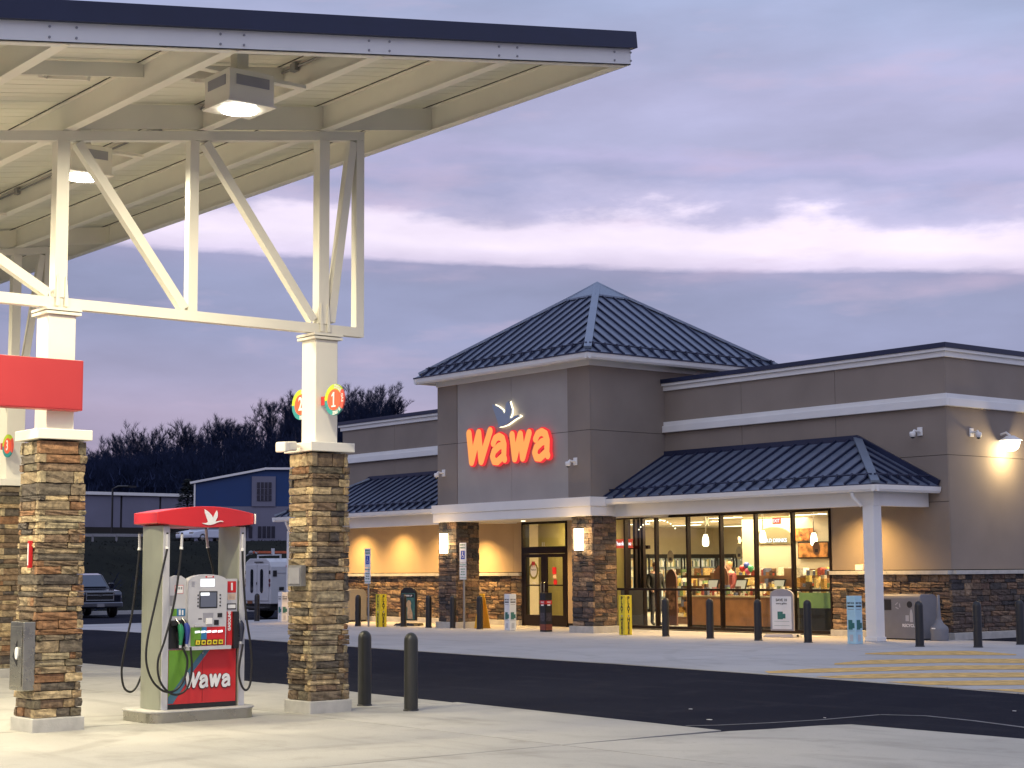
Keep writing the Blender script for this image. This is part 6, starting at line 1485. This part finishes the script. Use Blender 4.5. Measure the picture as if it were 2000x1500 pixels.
def car(loc, rz, lab, mat, L=4.3):
    t = thing('parked_car', lab, 'car', loc, rz); hw = .88
    lo = [(L / 2, .30), (L / 2 + .03, .55), (L / 2 - .15, .72), (L / 2 - 1.0, .86), (-L / 2 + .15, .92), (-L / 2, .80), (-L / 2 + .02, .32)]
    m_ = MB(); m_.prism([(a, -hw, b_) for a, b_ in lo], (0, 2 * hw, 0)); m_.build('body', mat, t, world=False, bevel=.07)
    up_ = [(L / 2 - 1.05, .86), (L / 2 - 1.75, 1.30), (.1, 1.44), (-.9, 1.40), (-L / 2 + .35, 1.05), (-L / 2 + .2, .91)]
    m_ = MB(); cv = [(a, -hw * (1 - (b_ - .86) * .25), b_) for a, b_ in up_]; cv2 = [(a, -b_, c) for a, b_, c in cv]; n = len(cv)
    m_.add(cv + cv2, [tuple(range(n)), tuple(range(2 * n - 1, n - 1, -1))] + [(i, i + n, (i + 1) % n + n, (i + 1) % n) for i in range(n)]); m_.build('roof', mat, t, world=False, bevel=.05)
    for s in (-1, 1):
        m_ = MB(); m_.prism([(L / 2 - 1.30, s * .865, .93), (L / 2 - 1.80, s * .80, 1.24), (-.1, s * .765, 1.36), (-.9, s * .77, 1.33), (-1.35, s * .86, .97)], (0, s * .02, 0)); m_.build('side_window', M_dglass, t, world=False)
        for x in (L / 2 - .85, -L / 2 + .8): wheel(t, x, s * .78, .31, .2, s)
        m_ = MB(); m_.box(L / 2 - .12, L / 2 + .0, s * .5, s * .84, .58, .70); m_.build('headlight', M_steel, t, world=False, bevel=.02)
    m_ = MB(); m_.add([(L / 2 - 1.10, -.78, .89), (L / 2 - 1.10, .78, .89), (L / 2 - 1.74, .70, 1.30), (L / 2 - 1.74, -.70, 1.30)], [(0, 1, 2, 3)]); m_.v = [(a + .03, b_, c + .02) for a, b_, c in m_.v]; m_.build('windshield', M_dglass, t, world=False)
    return t
car((-101.2, 55.3, terr_z(-101, 56) + .05), R(-78), 'white hatchback on the upper road behind the fuel pump', pmat('car_white', (.62, .66, .75), .25, 0, 0, coat=.5))

# ================================================================== FAR BUILDINGS
M_bblue = pmat('deep_blue_cladding', (.008, .042, .15), .55, .1, .08, .5); M_bgrey = pmat('pale_grey_cladding', (.17, .17, .23), .8, 0, .08, .5); M_bwin = pmat('far_window', (.015, .018, .035), .2, 0, 0)
B1 = thing('blue_building', 'deep blue and grey clad building with white roof edge behind the fuel pump', 'building', (-112, 59.95, 0), R(-28.3))
def bb(nm, mb, mat): return mb.build(nm, mat, B1, world=False)
m_ = MB(); m_.prism([(0, 0, 6.5), (0, 20, 6.5), (0, 20, 9.25), (0, 5.1, 9.2), (0, 0, 8.24)], (-18, 0, 0)); bb('blue_wall', m_, M_bblue)
m_ = MB(); m_.box(-17.9, .03, .02, 20, 3.2, 6.49); bb('grey_wall', m_, M_bgrey)
m_ = MB(); m_.bar((.1, -.35, 8.22), (.1, 5.1, 9.28), .16, .3, (1, 0, 0)); m_.bar((.1, 5.1, 9.30), (.1, 20, 9.34), .16, .3, (1, 0, 0)); m_.box(.02, .10, -.06, .06, 6.4, 8.2); bb('roof_trim', m_, M_trim)
m_ = MB(); m_.box(.001, .12, 4.17, 5.92, 6.491, 8.72); bb('window_surround', m_, M_bgrey)
for z0 in (6.9, 7.38, 7.86):
    m_ = MB(); m_.box(.13, .17, 4.55, 5.62, z0, z0 + .42); bb('window', m_, M_bwin)
m_ = MB()
for y in (4.80, 5.08, 5.36): m_.box(.171, .19, y - .02, y + .02, 6.9, 8.28)
bb('glazing_bar', m_, M_bgrey)
for y in (3.55, 3.98, 4.65, 4.98, 5.31, 5.64, 6.8, 7.2): m_ = MB(); m_.box(.031, .07, y, y + .26, 4.15, 5.02); bb('lower_window', m_, M_bwin)
m_ = MB(); m_.box(.031, .6, .1, 4.1, 5.1, 5.25); bb('canopy_ledge', m_, M_dark)
B2 = thing('warehouse', 'long low grey panelled warehouse below the wooded hill', 'building', (-150, 70, 5.6))
for k in range(10):
    m_ = MB(); y0 = 56 + k * 4.1 if True else 0
    m_.box(-150, -149.85, y0 + .12, y0 + 4.0, 5.9, 9.0); m_.build('wall_panel', M_bgrey, B2)
m_ = MB(); m_.box(-168, -150.01, 54, 98, 5.0, 9.05); m_.build('wall_core', M_dark, B2)
m_ = MB(); m_.box(-168.3, -149.6, 53.7, 98.3, 9.06, 9.35); m_.build('roof_edge', M_trim, B2)
m_ = MB(); m_.box(-149.8, -149.5, 54, 98, 5.0, 6.0); m_.build('dark_base', M_dark, B2)
m_ = MB(); m_.box(-155, -154, 84, 85.5, 9.36, 9.8); m_.build('roof_vent', M_trim, B2)
# guard rail beside the upper road
GR = thing('guard_rail', 'low pale guard rail along the upper road', 'guard rail', (-98.5, 50, 4))
for k in range(9):
    y = 36 + k * 1.6; z = terr_z(-98.4, y)
    m_ = MB(); m_.box(-98.45, -98.35, y, y + .1, z, z + .55); m_.build('post', M_galv, GR)
    m_ = MB(); m_.box(-98.34, -98.28, y - .02, y + 1.56, z + .38, z + .56); m_.build('rail', M_galv, GR)
LP = thing('street_light', 'thin street light pole before the warehouse', 'street light', (-130, 62.0, 5))
m_ = MB(); m_.tube([(-130, 62.0, 4.8), (-130, 62.0, 8.6), (-129.8, 62.4, 8.8), (-129.6, 63.2, 8.8)], .09, 6); m_.build('pole', M_black, LP)
m_ = MB(); m_.box(-129.9, -129.3, 63.2, 63.8, 8.72, 8.86); m_.build('lamp_head', M_black, LP)

# ================================================================== TREES
M_bark_haze = ground_mat('haze_tinted_bark', (.020, .028, .060), (.031, .040, .080), (.014, .019, .044), .4, .3, .95, .4, .0)  # blue tint is distance haze put into the bark colour
M_bark2 = pmat('pale_bark', (.15, .15, .19), .9, 0, .3, 2)
def bare_tree(seed, h=11, lv=4, twig=2, shape=1.):
    rr = random.Random(seed); V = []; F = []
    def seg(a, b_, r0, r1):
        d = (b_ - a).normalized(); u = d.cross(Vector((.3, .9, .2))).normalized(); v = d.cross(u); k = len(V)
        for p, r in ((a, r0), (b_, r1)):
            for i in range(3): an = 2.094 * i; V.append(tuple(p + u * (r * math.cos(an)) + v * (r * math.sin(an))))
        for i in range(3): F.append((k + i, k + (i + 1) % 3, k + 3 + (i + 1) % 3, k + 3 + i))
    def tw(p, d, L):
        s = Vector((rr.uniform(-1, 1), rr.uniform(-1, 1), rr.uniform(-.3, .3))).normalized() * .022; q = p + d * L; k = len(V)
        V.extend([tuple(p - s), tuple(p + s), tuple(q)]); F.append((k, k + 1, k + 2))
    def br(p, d, L, r, lev):
        n = 3 if lev == 0 else 2; q = p
        for i in range(n):
            d2 = (d + Vector((rr.uniform(-1, 1), rr.uniform(-1, 1), rr.uniform(-.2, .6))) * (.05 if lev == 0 else .16)).normalized()
            e_ = q + d2 * L / n; r1 = r * (1 - .28 * (i + 1) / n * (1 if lev == 0 else 1.6)); seg(q, e_, r * (1 - .28 * i / n), r1)
            if lev < lv:
                for _ in range(2 if lev == 0 and i > 0 else (1 if lev else 1)):
                    if lev == 0 and i == 0: continue
                    an = rr.uniform(0, 6.283); tl = rr.uniform(.45, .95)
                    nd = (d2 + Vector((math.cos(an), math.sin(an), .05)) * tl * shape).normalized(); br(q.lerp(e_, rr.uniform(.3, 1)), nd, L * rr.uniform(.45, .68), r1 * .55, lev + 1)
            d = d2; q = e_
        if lev < lv: br(q, d, L * (.40 if lev == 0 else .55), r * .62, lev + 1)
        if lev >= lv - 1:
            for _ in range(twig * 3):
                an = rr.uniform(0, 6.283); tw(p.lerp(q, rr.random()), (d + Vector((math.cos(an), math.sin(an), rr.uniform(0, .8))) * .8).normalized(), rr.uniform(.5, 1.3))
    br(Vector((0, 0, 0)), Vector((0, 0, 1)), h * .52, h * .013, 0)
    return V, F
def mesh_of(VF, name, mat):
    me = bpy.data.meshes.new(name); me.from_pydata(VF[0], [], VF[1]); me.materials.append(mat); me.update(); return me
TV = [bare_tree(100 + k, 12.5, 4, 5, 1.0) for k in range(7)]
TM = [mesh_of(v, 'bare_crown', M_bark_haze) for v in TV]
rt_ = random.Random(4)
# skyline trees, one object each, along the crest seen past the pump and store
k = 0
for i in range(72):
    y = 124 + i * 1.6 + rt_.uniform(-.8, .8); x = -292 + rt_.uniform(-7, 5); hsc = rt_.uniform(.72, 1.08) * (1 if y < 207 else .75)
    bt = bpy.data.objects.new('bare_tree', TM[rt_.randrange(7)]); COL.objects.link(bt); bt.location = (x, y * 1.0, terr_z(x, y) - .3)
    bt.rotation_euler = (0, 0, rt_.uniform(0, 6.28)); bt.scale = (hsc, hsc, hsc)
    tag(bt, 'dark leafless tree on the hill crest ' + ('above the grey warehouse, left of the pump' if y < 140 else 'above the warehouse and the evergreen' if y < 156 else 'above the blue building' if y < 181 else 'behind the stone column beside the pump' if y < 194 else 'between the stone column and the store roof' if y < 210 else 'just beside the entrance tower'), 'tree', 'leafless trees along the crest of the hill')
# the wood below the crest: one mass
SV, SF, b0 = [], [], 0
small = [bare_tree(300 + k, 12, 3, 6, .8) for k in range(6)]
arrs = [(np.array(v), np.array([f if len(f) == 4 else (f[0], f[1], f[2], f[2]) for f in F_])) for v, F_ in small]
allv = []; allf = []
for i in range(1150):
    row = rt_.random(); x = -204 - 88 * row + rt_.uniform(-3, 3); t_ = rt_.random(); y = (100 + 140 * t_) * (-x / 300) * 1.0 + rt_.uniform(-3, 3)
    y = y + 0
    v, f = arrs[rt_.randrange(6)]; a = rt_.uniform(0, 6.28); s = rt_.uniform(.65, 1.0)
    c_, s_ = math.cos(a), math.sin(a)
    w_ = np.stack([v[:, 0] * c_ - v[:, 1] * s_, v[:, 0] * s_ + v[:, 1] * c_, v[:, 2]], 1) * s + np.array([x, y, terr_z(x, y) - .4])
    allv.append(w_); allf.append(f + b0); b0 += len(v)
av = np.concatenate(allv); af = np.concatenate(allf)
fl = [tuple(q) if q[2] != q[3] else tuple(q[:3]) for q in af.tolist()]
me = bpy.data.meshes.new('wood'); me.from_pydata(av.tolist(), [], fl); me.materials.append(M_bark_haze)
wo = bpy.data.objects.new('wood', me); COL.objects.link(wo); wo['kind'] = 'stuff'; wo['label'] = 'dark leafless wood covering the hillside'
# under-brush veil so the slope reads dark between trunks
bv = []; bf = []; 
for i in range(60000):
    row = rt_.random(); x = -196 - 98 * row; t_ = rt_.random(); y = (96 + 150 * t_) * (-x / 300); z = terr_z(x, y) + rt_.uniform(0, 9.5) * rt_.random() ** .5
    an = rt_.uniform(0, 6.28); L = rt_.uniform(.6, 2.2); d = Vector((math.cos(an) * .5, math.sin(an) * .5, rt_.uniform(.3, 1))).normalized() * L; s = Vector((-math.sin(an), math.cos(an), 0)) * rt_.uniform(.04, .12)
    p = Vector((x, y, z)); k = len(bv); bv += [tuple(p - s), tuple(p + s), tuple(p + d)]; bf.append((k, k + 1, k + 2))
me = bpy.data.meshes.new('brush'); me.from_pydata(bv, [], bf); me.materials.append(M_bark_haze); o = bpy.data.objects.new('brushwood', me); COL.objects.link(o); o['kind'] = 'stuff'
# conifer
def conifer(loc, h, lab):
    t = thing('conifer_tree', lab, 'tree', loc); rr = random.Random(int(h * 10))
    m_ = MB(); m_.tube([loc, (loc[0], loc[1], loc[2] + h * .95)], .14, 6, taper=[.16, .02]); m_.build('trunk', M_bark_haze, t)
    m_ = MB()
    for i in range(1500):
        f = rr.random() ** .8; z = h * (.06 + .94 * f); r = h * .34 * (1 - f) ** .85 * rr.uniform(.4, 1.05) + .03; a = rr.uniform(0, 6.283)
        p = Vector((loc[0] + r * math.cos(a), loc[1] + r * math.sin(a), loc[2] + z - r * .12)); d = Vector((math.cos(a), math.sin(a), -.25)) * rr.uniform(.22, .5); s = Vector((-math.sin(a), math.cos(a), rr.uniform(-.3, .3))) * rr.uniform(.06, .14)
        m_.add([p - s, p + s, p + d], [(0, 1, 2)])
    m_.build('crown', pmat('conifer_needles', (.014, .020, .022), .9, 0, .4, 1), t)
conifer((-126, 66.8, terr_z(-126, 66.8) - .2), 5.3, 'dark cone shaped evergreen in front of the warehouse')
# shrubs on the bank
def shrub(loc, h, w_, lab, nseg=420):
    t = thing('bare_shrub', lab, 'shrub', loc, 0, 'leafless shrubs on the bank'); rr = random.Random(int(abs(loc[1]) * 77))
    m_ = MB()
    for i in range(9):
        a = rr.uniform(0, 6.28); top = Vector((loc[0] + w_ * .4 * math.cos(a), loc[1] + w_ * .4 * math.sin(a), loc[2] + h * rr.uniform(.6, .95)))
        m_.tube([loc, (Vector(loc) + top) / 2 + Vector((rr.uniform(-.1, .1), rr.uniform(-.1, .1), .1)), top], .03, 4, taper=[.045, .03, .012])
    m_.build('stems', M_bark_haze, t)
    m_ = MB()
    for i in range(nseg):
        a = rr.uniform(0, 6.28); r = w_ * .5 * math.sqrt(rr.random()); z = h * (.2 + .75 * rr.random()) * (1 - .35 * (r / w_ * 2) ** 2)
        p = Vector((loc[0] + r * math.cos(a), loc[1] + r * math.sin(a), loc[2] + z)); d = Vector((rr.uniform(-1, 1), rr.uniform(-1, 1), rr.uniform(0, 1.4))).normalized() * rr.uniform(.15, .45); s = Vector((rr.uniform(-1, 1), rr.uniform(-1, 1), 0)) * .014
        m_.add([p - s, p + s, p + d], [(0, 1, 2)])
    m_.build('twigs', M_bark_haze, t)
shl = ['tall leafless shrub on the bank right of the parked truck', 'leafless shrub on the bank above the parked truck', 'low leafless shrub behind the parked truck roof', 'leafless shrub low on the bank behind the fuel pump', 'leafless shrub on the bank above the white van', 'leafless shrub on the bank left of the white van', 'small leafless shrub beside the blue building windows', 'leafless shrub near the top of the bank, behind the pump hoses']
for (x, y, h, w_), lb in zip(((-77, 39.2, 2.9, 2.6), (-80, 37.6, 2.2, 2.6), (-78, 36.2, 1.6, 2.2), (-80, 46.5, 1.8, 3.2), (-88, 55.5, 2.2, 2.6), (-78, 44.0, 2.2, 2.4), (-108, 71.5, 2.6, 2.2),), shl):
    shrub((x, y, terr_z(x, y) - .1), h, w_, lb)
# tufts of grass on the bank
gv = []; gf = []
for i in range(5000):
    x = -76.5 - 24 * rt_.random(); y = 22 + 50 * rt_.random(); z = terr_z(x, y) - .02; a = rt_.uniform(0, 6.28); s = Vector((math.cos(a), math.sin(a), 0)) * rt_.uniform(.02, .05)
    p = Vector((x, y, z)); k = len(gv); gv += [tuple(p - s), tuple(p + s), tuple(p + Vector((rt_.uniform(-.1, .1), rt_.uniform(-.1, .1), rt_.uniform(.05, .16))))]; gf.append((k, k + 1, k + 2))
me = bpy.data.meshes.new('grass'); me.from_pydata(gv, [], gf); me.materials.append(M_grass); o = bpy.data.objects.new('grass_tufts', me); COL.objects.link(o); o['kind'] = 'stuff'
